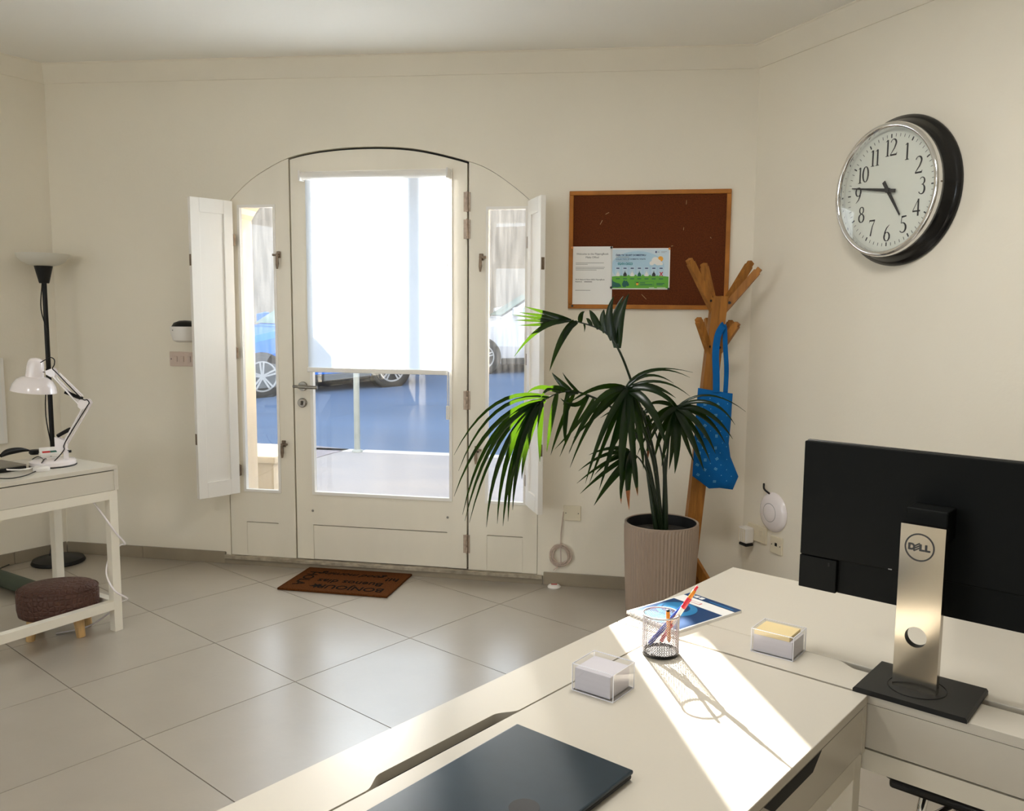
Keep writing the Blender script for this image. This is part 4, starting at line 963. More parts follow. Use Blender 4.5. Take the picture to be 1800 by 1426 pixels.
seg([(.13, 0), (.13, 1)], .26, o0); seg([(.13, .89), (.45, .89)] + el_(.45, .5, .36, .39, 90, -90, 10) + [(.13, .11)], .22, o0, 1)
ex = o0 + .0098
for k, dz in enumerate((0.12, .46, .80)):
    seg([(.0, dz - .22), (.78, dz + .30)], .17, ex, 2)
seg([(.0, -.10), (-.05, .32), (.0, .62)], .16, ex, 3) if False else None
seg([(.02, -.08), (.02, .56)], .16, ex, 3)
for ox in (o0 + .0195, o0 + .0293): seg([(.13, 0), (.13, 1)], .26, ox); seg([(.0, .11), (.72, .11)], .22, ox, 1)
lg.obj('logo_letters', M['ink'], mo)
PX0, PX1, PZ0, PZ1 = .3715, .905, .885, 1.197
MB().box(PX0, PX1, .143, .153, PZ0, PZ1, bev=.002).obj('screen', M['blackgloss'], mo)
MB().box(PX0 + .001, PX1 - .001, .126, .1435, .956, PZ1 - .001, bev=.003).obj('back_cover', M['monitor'], mo)
MB().box(PX0 + .001, .451, .1262, .1435, PZ0 + .001, .9545, bev=.0015).obj('lower_cover', M['monitor'], mo)
MB().box(.83, PX1 - .001, .1262, .1435, PZ0 + .001, .9545, bev=.0015).obj('lower_cover', M['monitor'], mo)
MB().box(.451, .83, .137, .1435, PZ0 + .001, .956).obj('port_recess', M['monitor'], mo)
MB().box(.596, .670, .069, .127, 1.040, 1.100, bev=.003).obj('mount', M['monitor'], mo)
MB().box(.4335, .4365, .1255, .1267, .940, .9475).obj('lock_slot', M['black'], mo)
MB().box(.553, .560, .1255, .1262, .9585, .9605).obj('power_mark', M['grey_ink'], mo)

# ------------------------------------------------------------------ laptop, note boxes, notebook, pen cup
lp_ = empty('laptop', DK(.170, -.542), R(-40) + R(1.5)); tag(lp_, 'closed dark blue laptop lying on the foreground desk', 'laptop')
MB().box(.002, .228, -.328, 0.0, .002, .009, bev=.002).obj('base', M['black'], lp_)
MB().box(0, .23, -.33, .002, .0098, .0165, bev=.0025).obj('lid', M['laptop'], lp_)
MB().lathe([(0, 0), (.022, 0), (.022, .0004), (0, .0004)], 30, c=(.165, -.180, .0166)).obj('logo', M['black'], lp_)
for x, y in ((.02, -.02), (.21, -.02), (.02, -.31), (.21, -.31)): MB().lathe([(.006, 0), (.006, .003)], 10, c=(x, y, 0)).obj('foot', M['black'], lp_)
def acrylic_box(loc, rz, w_, d_, h_, label):
    e = empty('note_box', loc, rz); tag(e, label, 'note box', 'clear acrylic note boxes'); t_ = .0022
    MB().box(0, w_, 0, d_, 0, t_).obj('base', M['acrylic'], e)
    for b in ((0, t_, 0, d_), (w_ - t_, w_, 0, d_), (t_, w_ - t_, 0, t_), (t_, w_ - t_, d_ - t_, d_)):
        MB().box(b[0], b[1], b[2], b[3], t_, h_).obj('side', M['acrylic'], e)
    ed = .0007  # thin bright bars paint highlights along the acrylic edges
    for x in (0, w_):
        for y in (0, d_): MB().box(x - ed, x + ed, y - ed, y + ed, 0, h_).obj('edge', M['edge_glint'], e)
        MB().box(x - ed, x + ed, 0, d_, h_ - ed, h_ + ed).obj('edge', M['edge_glint'], e); MB().box(x - ed, x + ed, 0, d_, 0, 2 * ed).obj('edge', M['edge_glint'], e)
    for y in (0, d_):
        MB().box(0, w_, y - ed, y + ed, h_ - ed, h_ + ed).obj('edge', M['edge_glint'], e); MB().box(0, w_, y - ed, y + ed, 0, 2 * ed).obj('edge', M['edge_glint'], e)
    return e
acrylic_box(DK(.140, -.350), R(-40) + R(4), .089, .076, .052, 'clear acrylic box holding grey white note paper near the laptop')
nbk = empty('note_pad', DK(.140, -.350, DH + .0026), R(-40) + R(4)); tag(nbk, 'block of plain white note paper in the box near the laptop', 'note pad')
MB().box(.0035, .080, .0035, .0725, 0, .041).obj('block', M['white_note'], nbk)
acrylic_box(DK(.309, .046), R(-40) + R(3), .090, .072, .050, 'clear acrylic box topped with yellow notes on the desk join')
nb2 = empty('note_pad', DK(.309, .046, DH + .0026), R(-40) + R(3)); tag(nb2, 'stack of white and yellow note paper in the right box', 'note pad')
MB().box(.0035, .0865, .0035, .0685, 0, .035).obj('white_block', M['white_note'], nb2)
MB().box(.004, .080, .0035, .068, .035, .0445, bev=.0008).obj('yellow_block', M['yellow_note'], nb2)
# spiral notebook, cover printed in bands
na, nb_ = Vector((.143, .025)), Vector((.189, .243)); nd = (nb_ - na).normalized(); nrz = math.atan2(nd.y, nd.x)
ne = empty('notebook', DK(na.x, na.y), R(-40) + nrz); tag(ne, 'blue spiral notebook lying behind the pen cup', 'notebook')
NL_, NW = .223, .160
MB().box(0, NL_, 0, NW, 0, .006).obj('pages', M['paper'], ne)
MB().box(0, NL_, 0, NW, .006, .0068).obj('cover', M['paper'], ne)
def cov(pts_, m_, z, name='cover_print'): MB().slab(pts_, .0068, z).obj(name, m_, ne)
cov([(.004, .004), (.158, .004), (.158, NW - .004), (.004, NW - .004)], M['nb_navy'], .0070)
cov([(.198, 0), (NL_, 0), (NL_, NW), (.198, NW)], M['nb_navy'], .0070)
cov([(.105 + .05 * math.cos(t_) * (1), .098 + .048 * math.sin(t_)) for t_ in [2 * PI * k / 30 for k in range(30)]], M['nb_blue'], .0071)
cov([(.108 + .036 * math.cos(t_), .105 + .034 * math.sin(t_)) for t_ in [2 * PI * k / 30 for k in range(30)]], M['nb_navy'], .0072)
cov([(.112 + .028 * math.cos(t_), .112 + .026 * math.sin(t_)) for t_ in [2 * PI * k / 30 for k in range(30)]], M['nb_blue'], .0073)
cov([(.006, .06), (.035, .045), (.058, .075), (.05, .12), (.02, .15), (.006, .15)], M['nb_light'], .00705)
for k in range(3): cov([(.204, .150 - k * .016), (.217, .150 - k * .016), (.217, .138 - k * .016), (.204, .138 - k * .016)], M['paper'], .0071, 'letter')
cov([(.205, .085), (.209, .085), (.209, .012), (.205, .012)], M['nb_blue'], .0071, 'text_line')
cov([(.170, .120), (.182, .120), (.182, .085), (.170, .085)], M['red'], .0070, 'text_line'); cov([(.1715, .117), (.1805, .117), (.1805, .088), (.1715, .088)], M['paper'], .0071, 'text_line')
for k in range(14):
    a_ = [(-.0025 + .0055 * math.cos(t_), .012 + k * .0105, .0063 + .0055 * math.sin(t_)) for t_ in [2 * PI * j / 10 for j in range(10)]]
    MB().tube(a_, .0007, 5, closed=True).obj('coil_ring', M['wire'], ne)
# mesh pen cup
cupc = DK(.171, -.090)
pc = empty('pen_cup', cupc, 0); tag(pc, 'silver wire mesh pen cup standing in the sunlit strip', 'pen cup')
CRD, CHT = .0375, .088; nseg, nrow = 46, 30; cm = MB(); vs = []; fs = []
for r_ in range(nrow + 1):
    for k in range(nseg):
        a = 2 * PI * (k + (.5 if r_ % 2 else 0)) / nseg; vs.append((CRD * math.cos(a), CRD * math.sin(a), .006 + (CHT - .010) * r_ / nrow))
for r_ in range(0, nrow - 1):
    for k in range(nseg):
        if r_ % 2 == 0: fs.append((r_ * nseg + k, (r_ + 1) * nseg + k, (r_ + 2) * nseg + k, (r_ + 1) * nseg + (k - 1) % nseg))
        else: fs.append((r_ * nseg + k, (r_ + 1) * nseg + (k + 1) % nseg, (r_ + 2) * nseg + k, (r_ + 1) * nseg + k))
cmo = cm.add(vs, fs).obj('mesh_wall', M['wire'], pc); wf = cmo.modifiers.new('wire', 'WIREFRAME'); wf.thickness = .0013; wf.use_even_offset = False
MB().tube([(CRD * math.cos(t_), CRD * math.sin(t_), CHT - .003) for t_ in [2 * PI * k / 48 for k in range(48)]], .0020, 8, closed=True).obj('rim', M['wire'], pc, smooth=60)
MB().lathe([(0, .001), (CRD - .001, .001), (CRD + .001, .002), (CRD + .001, .007), (CRD - .001, .0075), (CRD - .0015, .004), (0, .004)], 48).obj('base', M['black'], pc, smooth=40)
cdir = Vector((cupc.x, cupc.y, 0)).normalized()
def pen(name, pb, pt, label, segs, back=0.0):
    a = onp(*pb, cupc + cdir * back, cdir); a.z = max(a.z, DH + .0075); b = onp(*pt, cupc + cdir * back, cdir)
    e = empty(name, a, 0); tag(e, label, 'pen', 'pens in the mesh cup'); d = b - a; L = d.length
    q = d.to_track_quat('Z', 'Y'); 
    for nm, f0, f1, r0, r1, m_ in segs:
        MB().lathe([(r0 * .9, f0 * L), (r0, f0 * L + .0005), (r1, f1 * L - .0005), (r1 * .85, f1 * L)], 12).xf(q.to_matrix().to_4x4()).obj(nm, m_, e, smooth=50)
pen('blue_pen', (1138, 1136), (1206, 1060), 'blue ballpoint pen leaning across the mesh cup', [('tip', 0, .05, .001, .0035, M['chrome']), ('barrel', .05, .80, .0048, .0050, M['bluepl']), ('end', .80, 1, .0048, .0035, M['bluepl'])], .004)
pen('red_pen', (1158, 1133), (1226, 1031), 'red and white pen sticking up highest from the mesh cup', [('tip', 0, .06, .001, .003, M['chrome']), ('grip', .06, .36, .0040, .0042, M['red']), ('barrel', .36, .63, .0046, .0046, M['paper']), ('clip_ring', .63, .80, .0050, .0050, M['red']), ('upper', .80, .93, .0042, .0038, M['orange']), ('button', .93, 1, .0028, .0026, M['red'])], -.004)
pen('orange_pen', (1176, 1131), (1174, 1072), 'orange fineliner with black end standing upright in the cup', [('tip', 0, .10, .0008, .0030, M['orange']), ('barrel', .10, .95, .0040, .0040, M['orange']), ('end_plug', .95, 1, .0040, .0036, M['black'])], -.012)

# ------------------------------------------------------------------ things at the left desk
# architect's lamp, all joints in one upright plane facing the room
LPD = LK(-.115, .155)                                    # foot centre on the desk
def LPX(u, v, dy=0.0): return aty(u, v, LPD.y + dy)
lb_ = LPX(94, 822); lfoot = Vector((lb_.x, LPD.y, LH))
dlp = empty('desk_lamp', lfoot, 0); tag(dlp, 'white jointed desk lamp standing on the left desk', 'desk lamp')
def rel(u, v, dy=0.0): return LPX(u, v, dy) - lfoot
MB().lathe([(0, .004), (.090, .004), (.093, .008), (.092, .022), (.084, .028), (.03, .032), (0, .032)], 48).obj('base', M['lampwhite'], dlp, smooth=40)
MB().lathe([(0, 0), (.0925, 0), (.0945, .002), (.0935, .0045), (0, .0045)], 48).obj('base_pad', M['black'], dlp, smooth=40)
pst = rel(116, 800); MB().lathe([(.011, .03), (.011, .075), (.008, .077), (.008, .11), (0, .111)], 16, c=(pst.x, 0, 0)).obj('socket_post', M['lampwhite'], dlp, smooth=40)
MB().tube([(pst.x, 0, .068), (pst.x + .022, -.006, .068)], .002, 6).lathe([(.006, 0), (.006, .01)], 8, c=(pst.x + .022, -.006, .060)).obj('clamp_screw', M['black'], dlp)
j0a, j0b = rel(103, 789), rel(113, 781); e1, e2 = rel(141, 716), rel(155, 708); hd1, hd2 = rel(92, 661), rel(95, 650)
def plate(pts_, name, y, m_=M['lampwhite']):
    MB().prism([(p.x, p.z) for p in [rel(u, v) for u, v in pts_]], y - .0015, y + .0015).obj(name, m_, dlp)
for y in (-.010, .010):
    plate([(98, 768), (120, 775), (117, 784), (116, 794), (103, 794), (99, 788)], 'lower_plate', y)
    plate([(139, 708), (143, 702), (156, 702), (161, 708), (155, 716), (145, 720), (139, 715)], 'elbow_plate', y)
    plate([(82, 652), (95, 647), (99, 652), (99, 660), (92, 663), (83, 658)], 'head_plate', y)
for a, b, y in (((116, 782), (157, 713), .012), ((112, 780), (146, 718), .006), ((112, 780), (146, 718), -.006), ((116, 782), (157, 713), -.012), ((102, 656), (144, 697), .010), ((96, 662), (140, 710), .010), ((102, 656), (144, 697), -.010), ((96, 662), (140, 710), -.010)):
    pa_, pb_ = rel(*a), rel(*b); MB().bar((pa_.x, y, pa_.z), (pb_.x, y, pb_.z), .005, .005, up=(0, 1, 0)).obj('arm_rod', M['lampwhite'], dlp)
for a, b in (((101, 767), (124, 754)), ((114, 689), (145, 701))):
    pa_, pb_ = rel(*a), rel(*b); hx_ = []
    for k in range(90):
        t_ = k / 89; c_ = pa_.lerp(pb_, t_); an = k * 1.25; r_ = .0072
        nx = Vector((-(pb_ - pa_).z, 0, (pb_ - pa_).x)).normalized(); hx_.append((c_.x + nx.x * r_ * math.cos(an), r_ * math.sin(an), c_.z + nx.z * r_ * math.cos(an)))
    MB().tube(hx_, .0022, 5).obj('spring', M['black'], dlp)
# shade: bell plus cap, tilted a little
shc = rel(61, 662); tl = Matrix.Translation((shc.x, 0, shc.z)) @ Matrix.Rotation(R(7), 4, 'Y')
MB().lathe([(.034, .0), (.050, -.003), (.070, -.016), (.084, -.038), (.091, -.062), (.092, -.066), (.089, -.064), (.081, -.038), (.067, -.018), (.048, -.006), (.034, -.003)], 40, cap=False).xf(tl).obj('shade', M['lampwhite'], dlp, smooth=50)
MB().lathe([(.036, -.002), (.036, .010), (.033, .055), (.030, .068), (.022, .078), (.010, .082), (0, .083)], 32, cap=False).xf(tl).obj('shade_cap', M['lampwhite'], dlp, smooth=40)
MB().lathe([(0, -.05), (.018, -.045), (.026, -.03), (.022, -.008), (.014, .0)], 20, cap=False).xf(tl).obj('bulb', M['paper'], dlp, smooth=60)
k1 = rel(74, 654); MB().tube([(k1.x - .008, 0, k1.z), (hd1.x, 0, rel(85, 655).z)], .0025, 8).lathe([(0, -.012), (.007, -.012), (.007, .004)], 10, c=(k1.x - .008, 0, k1.z), axis='y').obj('pivot', M['steel'], dlp)
cbl = [rel(75, 637), rel(84, 632), rel(92, 628), rel(99, 632), rel(99, 641), rel(96, 648), rel(104, 656), rel(146, 699), rel(156, 702), rel(160, 708), rel(155, 716), rel(118, 777), rel(116, 790), rel(108, 806), rel(88, 820, -.05), rel(66, 824, -.10)]
cbl = [Vector((p.x, (-.016 if i < 13 else (-.05 if i < 14 else (-.085 if i == 14 else -.11))), max(p.z, .006))) for i, p in enumerate(cbl)]
MB().tube(crom(cbl, 5), .0022, 6).obj('power_cord', M['black'], dlp, smooth=60)
# gadget with red and green label
gp_ = atz(88, 806, LH); gd = empty('meter_box', (gp_.x, gp_.y, LH), R(38)); tag(gd, 'small white meter with red and green label behind the desk lamp', 'meter')
MB().box(-.042, .042, -.03, .03, 0, .026, bev=.003).obj('body', M['white_plastic'], gd)
tilt = MB().add([(-.040, -.028, .0262), (.040, -.028, .0262), (.040, .028, .050), (-.040, .028, .050), (.040, .028, .0262), (-.040, .028, .0262)], [(0, 1, 2, 3), (1, 4, 2), (0, 3, 5), (3, 2, 4, 5), (0, 5, 4, 1)]).obj('sloped_face', M['white_plastic'], gd)
def onface(x0, x1, t0, t1, m_, nm): MB().add([(x0, -.028 + .056 * t0, .0266 + .0238 * t0), (x1, -.028 + .056 * t0, .0266 + .0238 * t0), (x1, -.028 + .056 * t1, .0266 + .0238 * t1), (x0, -.028 + .056 * t1, .0266 + .0238 * t1)], [(0, 1, 2, 3)]).obj(nm, m_, gd)
onface(-.032, .0, .15, .42, M['red_ink'], 'red_label'); onface(.0, .03, .15, .42, M['dkgreen_ink'], 'green_label')
MB().lathe([(0, -.002), (.004, -.002), (.004, 0)], 10, c=(.0, -.030, .012), axis='y').obj('jack', M['black'], gd)
# black laptop dock at the picture edge
pk = atz(47, 826, LH); lp2 = empty('closed_laptop', (pk.x, pk.y, LH), PI / 2 - LR); tag(lp2, 'grey closed laptop with black edge on the left desk', 'laptop')
MB().box(-.34, 0, 0, .20, .004, .018, bev=.003).obj('base', M['black'], lp2)
MB().box(-.34, 0, 0, .20, .0185, .025, bev=.002).obj('lid', M['steel'], lp2)
pk = atz(25, 803, LH); hs2 = empty('headset', (pk.x, pk.y, LH), PI / 2 - LR); tag(hs2, 'black curved headset band lying behind the closed laptop', 'headset')
MB().tube(crom([(-.06, 0, .012), (-.02, .012, .024), (.04, .012, .026), (.085, 0, .016)], 6), [.004 + .011 * math.sin(PI * min(1, max(.12, k / 18 + .1))) for k in range(19)], 10).obj('band', M['black'], hs2, smooth=60)
MB().lathe([(0, .0), (.020, 0), (.026, .008), (.024, .022), (0, .024)], 20, c=(.09, -.01, 0)).obj('ear_cup', M['black'], hs2, smooth=50)
pk = atz(73, 828, LH); ch_ = empty('charger', (pk.x, pk.y, LH), 0); tag(ch_, 'white round charger puck in front of the desk lamp', 'charger')
MB().lathe([(0, 0), (.030, 0), (.033, .005), (.032, .014), (.024, .020), (0, .021)], 28).obj('puck', M['white_plastic'], ch_, smooth=40)
def flatcable(name, pts_, r_, m_, label, z=LH):
    P3 = [atz(u, v, z + dz) for u, v, dz in pts_]; o0 = P3[0].copy(); o0.z = z
    e = empty(name, o0, 0); tag(e, label, 'cable')
    MB().tube([p - o0 for p in crom(P3, 6)], r_, 6).obj('cord', m_, e, smooth=60); return e
flatcable('usb_cable', [(66, 824, .012), (58, 822, .010), (50, 824, .028), (35, 826, .030), (15, 826, .030), (12, 825, .031)], .003, M['white_plastic'], 'white cable ending on the closed laptop edge')
flatcable('black_cable', [(52, 817, .006), (58, 807, .02), (68, 803, .03), (76, 808, .03), (73, 814, .03), (80, 806, .034), (84, 815, .02), (80, 823, .006), (62, 829, .004), (45, 836, .004), (20, 841, .004), (-6, 841, .004)], .0022, M['black'], 'thin black cable looping over the white charger')
# white cable twisted down the right leg
leg0 = LK(-.022, .022, 0)
wc = empty('white_cable', leg0, 0); tag(wc, 'white cable twisted around the right leg of the left desk', 'cable')
wp_ = [LK(-.09, .06, .61), LK(-.07, .02, .55), LK(-.03, -.012, .46), LK(.012, -.012, .40), LK(.014, .03, .385), LK(-.02, .056, .34), LK(-.056, .03, .27), LK(-.05, -.014, .20), LK(.0, -.016, .155), LK(.018, .0, .135), LK(.014, .06, .105), LK(-.03, .10, .05), LK(-.10, .14, .012), LK(-.2, .2, .004)]
MB().tube([p - leg0 for p in crom(wp_, 6)], .0042, 7).obj('cord', M['lampwhite'], wc, smooth=60)
# floor uplighter
fb_ = atz(103, 988); flp = empty('floor_lamp', (fb_.x, fb_.y, 0), 0); tag(flp, 'black floor uplighter with white bowl shade in the left corner', 'floor lamp')
MB().lathe([(0, 0), (.137, 0), (.140, .006), (.132, .022), (.08, .036), (.02, .042), (.014, .075), (.0125, .08)], 48).obj('base', M['black'], flp, smooth=45)
MB().tube([(0, 0, .06), (0, 0, .62), (0, 0, 1.1), (0, 0, 1.60)], .0125, 14).obj('pole', M['black'], flp, smooth=60)
for z in (.62, 1.10): MB().lathe([(.0125, -.02), (.0150, -.016), (.0150, .016), (.0125, .02)], 14, c=(0, 0, z)).obj('joint', M['black'], flp, smooth=45)
MB().lathe([(.024, 1.595), (.026, 1.598), (.046, 1.686), (.047, 1.690), (0, 1.690)], 28).obj('cone', M['black'], flp, smooth=40)
M['bowl'] = translucent_mat('opal_bowl', (0.80, 0.78, 0.72), (0.8, 0.78, 0.7), amt=0.25, rough=0.35, gloss=0.4)
MB().lathe([(.0, 1.689), (.05, 1.690), (.075, 1.696), (.105, 1.712), (.126, 1.735), (.134, 1.757), (.131, 1.757), (.122, 1.738), (.102, 1.716), (.073, 1.700), (0, 1.694)], 48).obj('bowl', M['bowl'], flp, smooth=60)
MB().tube(crom([(.0, -.02, 1.60), (-.018, -.012, 1.45), (.016, -.014, 1.28), (-.006, -.018, 1.05), (-.02, -.016, .85), (.01, -.016, .6), (-.018, -.014, .45), (-.01, -.02, .2), (-.02, -.05, .05)], 6), .003, 6).obj('cord', M['black'], flp, smooth=60)
# black floor cable beside it
p_ = [atz(72, 983, .004), atz(40, 986, .004), atz(17, 992, .004)]
p_ = [fb_ + Vector((-.12, -.03, .006)), *p_, LK(-.60, .42, .25), LK(-.72, .46, .5), LK(-.8, .46, .62)]
fc = empty('floor_cable', fb_, 0); tag(fc, 'black cable running over the floor behind the left desk', 'cable')
MB().tube([p - fb_ for p in crom(p_, 6)], .0032, 6).obj('cord', M['black'], fc, smooth=60)
# dark green rolled mat under the desk
a_, b_ = atz(-40, 1000, .05), atz(62, 1034, .05)
rm = empty('rolled_mat', (a_.x, a_.y, 0), 0); tag(rm, 'dark green rolled mat lying on the floor behind the stool', 'mat')
d_ = b_ - a_; MB().tube([Vector((0, 0, .042)), Vector((d_.x, d_.y, .042))], .040, 18).obj('roll', M['greendark'], rm, smooth=60)
MB().tube([Vector((d_.x * .3, d_.y * .3, .042)), Vector((d_.x * .34, d_.y * .34, .042))], .0412, 18).obj('strap', M['black'], rm, smooth=60)
# oval quilted stool
sc0 = LK(-.185, .195, 0)
sto = empty('footstool', (sc0.x, sc0.y, 0), PI / 2 - LR - .75); tag(sto, 'brown quilted oval footstool with wooden legs under the left desk', 'stool')
sm = M['stool']; nt = sm.node_tree; bs = nt.nodes['Principled BSDF']; vo = nt.nodes.new('ShaderNodeTexVoronoi'); vo.feature = 'DISTANCE_TO_EDGE'; vo.inputs['Scale'].default_value = 46; vo.inputs['Randomness'].default_value = .45
tcn = nt.nodes.new('ShaderNodeTexCoord'); nt.links.new(tcn.outputs['Object'], vo.inputs['Vector'])
mr = nt.nodes.new('ShaderNodeMapRange'); mr.inputs[2].default_value = .22; nt.links.new(vo.outputs['Distance'], mr.inputs[0])
bpn = nt.nodes.new('ShaderNodeBump'); bpn.inputs['Strength'].default_value = .6; bpn.inputs['Distance'].default_value = .006; nt.links.new(mr.outputs[0], bpn.inputs['Height']); nt.links.new(bpn.outputs[0], bs.inputs['Normal'])
MB().lathe([(0, .095), (.150, .095), (.160, .102), (.165, .13), (.166, .19), (.160, .212), (.145, .226), (.10, .234), (0, .237)], 56, sx=1.0, sy=.80).obj('cushion', M['stool'], sto, smooth=50)
MB().tube([(.162 * math.cos(t_), .162 * .8 * math.sin(t_), .212) for t_ in [2 * PI * k / 48 for k in range(48)]], .0035, 6, closed=True).obj('piping', M['stool'], sto, smooth=60)
for x, y in ((.09, .06), (-.09, .06), (.09, -.06), (-.09, -.06)):
    MB().tube([(x * 1.12, y * 1.12, 0), (x, y, .098)], [.018, .023], 14).obj('leg', M['lightwood'], sto, smooth=50)

# ------------------------------------------------------------------ door mat
ma, mb2 = atz(487, 1037), atz(680, 1052); mx = (mb2 - ma).normalized(); mrz = math.atan2(mx.y, mx.x)
mat_e = empty('door_mat', ma, mrz); tag(mat_e, 'brown coir doormat with black greetings in front of the door', 'doormat')
MW, MD = (mb2 - ma).length, .385
MB().box(0, MW, 0, MD, 0, .012, bev=.003).obj('coir', M['coir'], mat_e)
def mtxt(s_, size, x, y, rot=0, bold=.0, shear=0.0):
    o = text_mb(s_, size, .0016, 'CENTER', bold, shear)
    o.xf(Matrix.Translation((x, y, .0125)) @ Matrix.Rotation(R(180 + rot), 4, 'Z') @ Matrix.Rotation(R(-90), 4, 'X'))
    o.obj('lettering', M['coir_ink'], mat_e)
mtxt('BONJOUR', .082, .375, .075, bold=.0006); mtxt('Buenos dias', .078, .335, .165, bold=.0006)
mtxt('hi!', .075, .54, .255, bold=.001); mtxt('good morning', .066, .30, .285, bold=.0005, shear=.35); mtxt('HOLA', .085, .075, .185, rot=90, bold=.0006)
stp = [( .185 + (.038 if k % 2 == 0 else .016) * math.sin(PI * k / 5), .075 - (.038 if k % 2 == 0 else .016) * math.cos(PI * k / 5)) for k in range(10)]
MB().slab(stp, .0118, .0132).obj('star', M['coir_ink'], mat_e)

# ------------------------------------------------------------------ coat stand, leaning a little
RY = 4.05; rb0 = Vector((.727, RY, 0)); LEAN = .085
cst = empty('coat_stand', rb0, 0); tag(cst, 'wooden coat stand leaning in the corner behind the palm', 'coat stand')
def RK_(z, dx=0, dy=0): return Vector((LEAN * z + dx, dy, z))
for dx, dy in ((-.018, -.018), (.018, -.018), (-.018, .018), (.018, .018)):
    MB().bar(RK_(.10, dx, dy), RK_(1.545, dx, dy), .035, .035, up=(0, 1, 0)).obj('post_strip', M['pine'], cst)
def arm(z, u, v, y, w_=.026, h_=.034, root=.02):
    tip = aty(u, v, y) - rb0; r0 = RK_(z); dh = Vector((tip.x - r0.x, tip.y - r0.y, 0)).normalized()
    a = r0 + dh * root; mid = a.lerp(tip, .93); side = dh.cross(Vector((0, 0, 1)))
    o = MB().bar(a, mid, w_, h_, up=side.cross(tip - a)).bar(mid - (tip - a) * .001, tip, w_, h_ * .7, up=side.cross(tip - a)).obj('arm', M['pine'], cst)
    c = a.lerp(tip, .22) - side * 0; MB().lathe([(0, -w_ / 2 - .002), (.006, -w_ / 2 - .002), (.007, w_ / 2 + .002), (0, w_ / 2 + .002)], 10, axis='y').xf(Matrix.Translation(c) @ side.to_track_quat('Y', 'Z').to_matrix().to_4x4()).obj('bolt', M['black'], o)
for u, v, y in ((1211, 456, 3.95), (1237, 464, 4.14), (1320, 461, 4.16), (1336, 472, 3.98)): arm(1.47, u, v, y)
for u, v, y in ((1227, 560, 3.96), (1243, 560, 4.13), (1286, 565, 4.13), (1297, 568, 3.97)): arm(1.27, u, v, y, .025, .032)
for dx, dy in ((-.20, -.06), (.19, -.10), (.14, .16), (-.14, .16)):
    a = RK_(.26, dx * .12, dy * .12); b = Vector((dx, dy, .022)); lo = MB().bar(a, b, .030, .042, up=(0, 0, 1)).obj('foot', M['pine'], cst)
    MB().lathe([(.018, 0), (.018, .012)], 12, c=(dx, dy, 0)).obj('pad', M['black'], lo)
# blue cotton bag on its strap
BY = 3.955
out_px = [(1227, 682), (1256, 687), (1288, 692), (1285, 740), (1281, 780), (1284, 803), (1298, 838), (1288, 861), (1265, 858), (1246, 859), (1232, 848), (1217, 837), (1219, 800), (1222, 740)]
bo = aty(1255, 770, BY); bag = empty('tote_bag', bo, 0); tag(bag, 'blue printed cotton bag hanging from the coat stand', 'bag')
OUT = [(aty(u, v, BY) - bo) for u, v in out_px]; ol = [Vector((OUT[i].x, 0, OUT[i].z)).lerp(Vector((OUT[(i + 1) % len(OUT)].x, 0, OUT[(i + 1) % len(OUT)].z)), j / 4) for i in range(len(OUT)) for j in range(4)]; nO = len(ol)
bm_ = MB(); vs = []; fs = []; rings = ((1, 0), (.94, .012), (.78, .026), (.5, .034), (.2, .037))
cN = sum((Vector(p) for p in ol), Vector()) / nO
for side in (-1, 1):
    b0 = len(vs)
    for k, (sc_r, bulge) in enumerate(rings):
        for i, p in enumerate(ol):
            q = cN + (Vector(p) - cN) * sc_r; wr_ = .004 * math.sin(q.x * 60 + q.z * 22) * (1 if 0 < k else 0)
            top_ = max(0, min(1, (p.z - (-.30)) / .1)); vs.append((q.x, side * bulge * .8 + wr_, q.z))
    vs.append((cN.x, side * .037 * .8, cN.z)); cidx = len(vs) - 1
    for k in range(len(rings) - 1):
        for i in range(nO):
            j = (i + 1) % nO; fs.append((b0 + k * nO + i, b0 + k * nO + j, b0 + (k + 1) * nO + j, b0 + (k + 1) * nO + i))
    for i in range(nO): fs.append((b0 + 4 * nO + i, b0 + 4 * nO + (i + 1) % nO, cidx))
bm_.add(vs, fs); bm_.obj('body', M['blue_cloth'], bag, smooth=70)
def strap(px, w_, nm):
    pts_ = crom([aty(u, v, BY + dy) - bo for u, v, dy in px], 6); vs = []
    for i, p in enumerate(pts_):
        d = (pts_[min(i + 1, len(pts_) - 1)] - pts_[max(0, i - 1)]).normalized(); sd = d.cross(Vector((0, 1, 0))).normalized()
        for a in (-1, 1):
            for t_ in (-.0012, .0012): vs.append(p + sd * (a * w_ / 2) + Vector((0, t_, 0)))
    fs = []
    for i in range(len(pts_) - 1):
        a, b = 4 * i, 4 * i + 4; fs += [(a, a + 2, b + 2, b), (a + 1, b + 1, b + 3, a + 3), (a, b, b + 1, a + 1), (a + 2, a + 3, b + 3, b + 2)]
    MB().add(vs, fs).obj(nm, M['blue_cloth'], bag, smooth=60)
strap([(1259, 690, -.012), (1259, 660, -.010), (1258, 620, -.006), (1262, 590, -.004), (1270, 574, 0), (1273, 571, .01)], .032, 'strap')
strap([(1275, 694, .008), (1277, 650, .012), (1275, 610, .012), (1274, 580, .012), (1272, 571, .01)], .022, 'strap')
pr = MB(); rnd = random.Random(3)
def inside(x, z):
    c = False
    for i in range(nO):
        a, b = ol[i], ol[(i + 1) % nO]
        if (a.z > z) != (b.z > z) and x < (b.x - a.x) * (z - a.z) / (b.z - a.z) + a.x: c = not c
    return c
def bag_y(x, z):
    """depth of the front face"""
    best = 9
    for i in range(nO):
        a, b = ol[i], ol[(i + 1) % nO]; d = (b - a); t_ = max(0, min(1, (Vector((x, 0, z)) - a).dot(d) / max(1e-9, d.dot(d)))); best = min(best, (Vector((x, 0, z)) - (a + d * t_)).length)
    return best
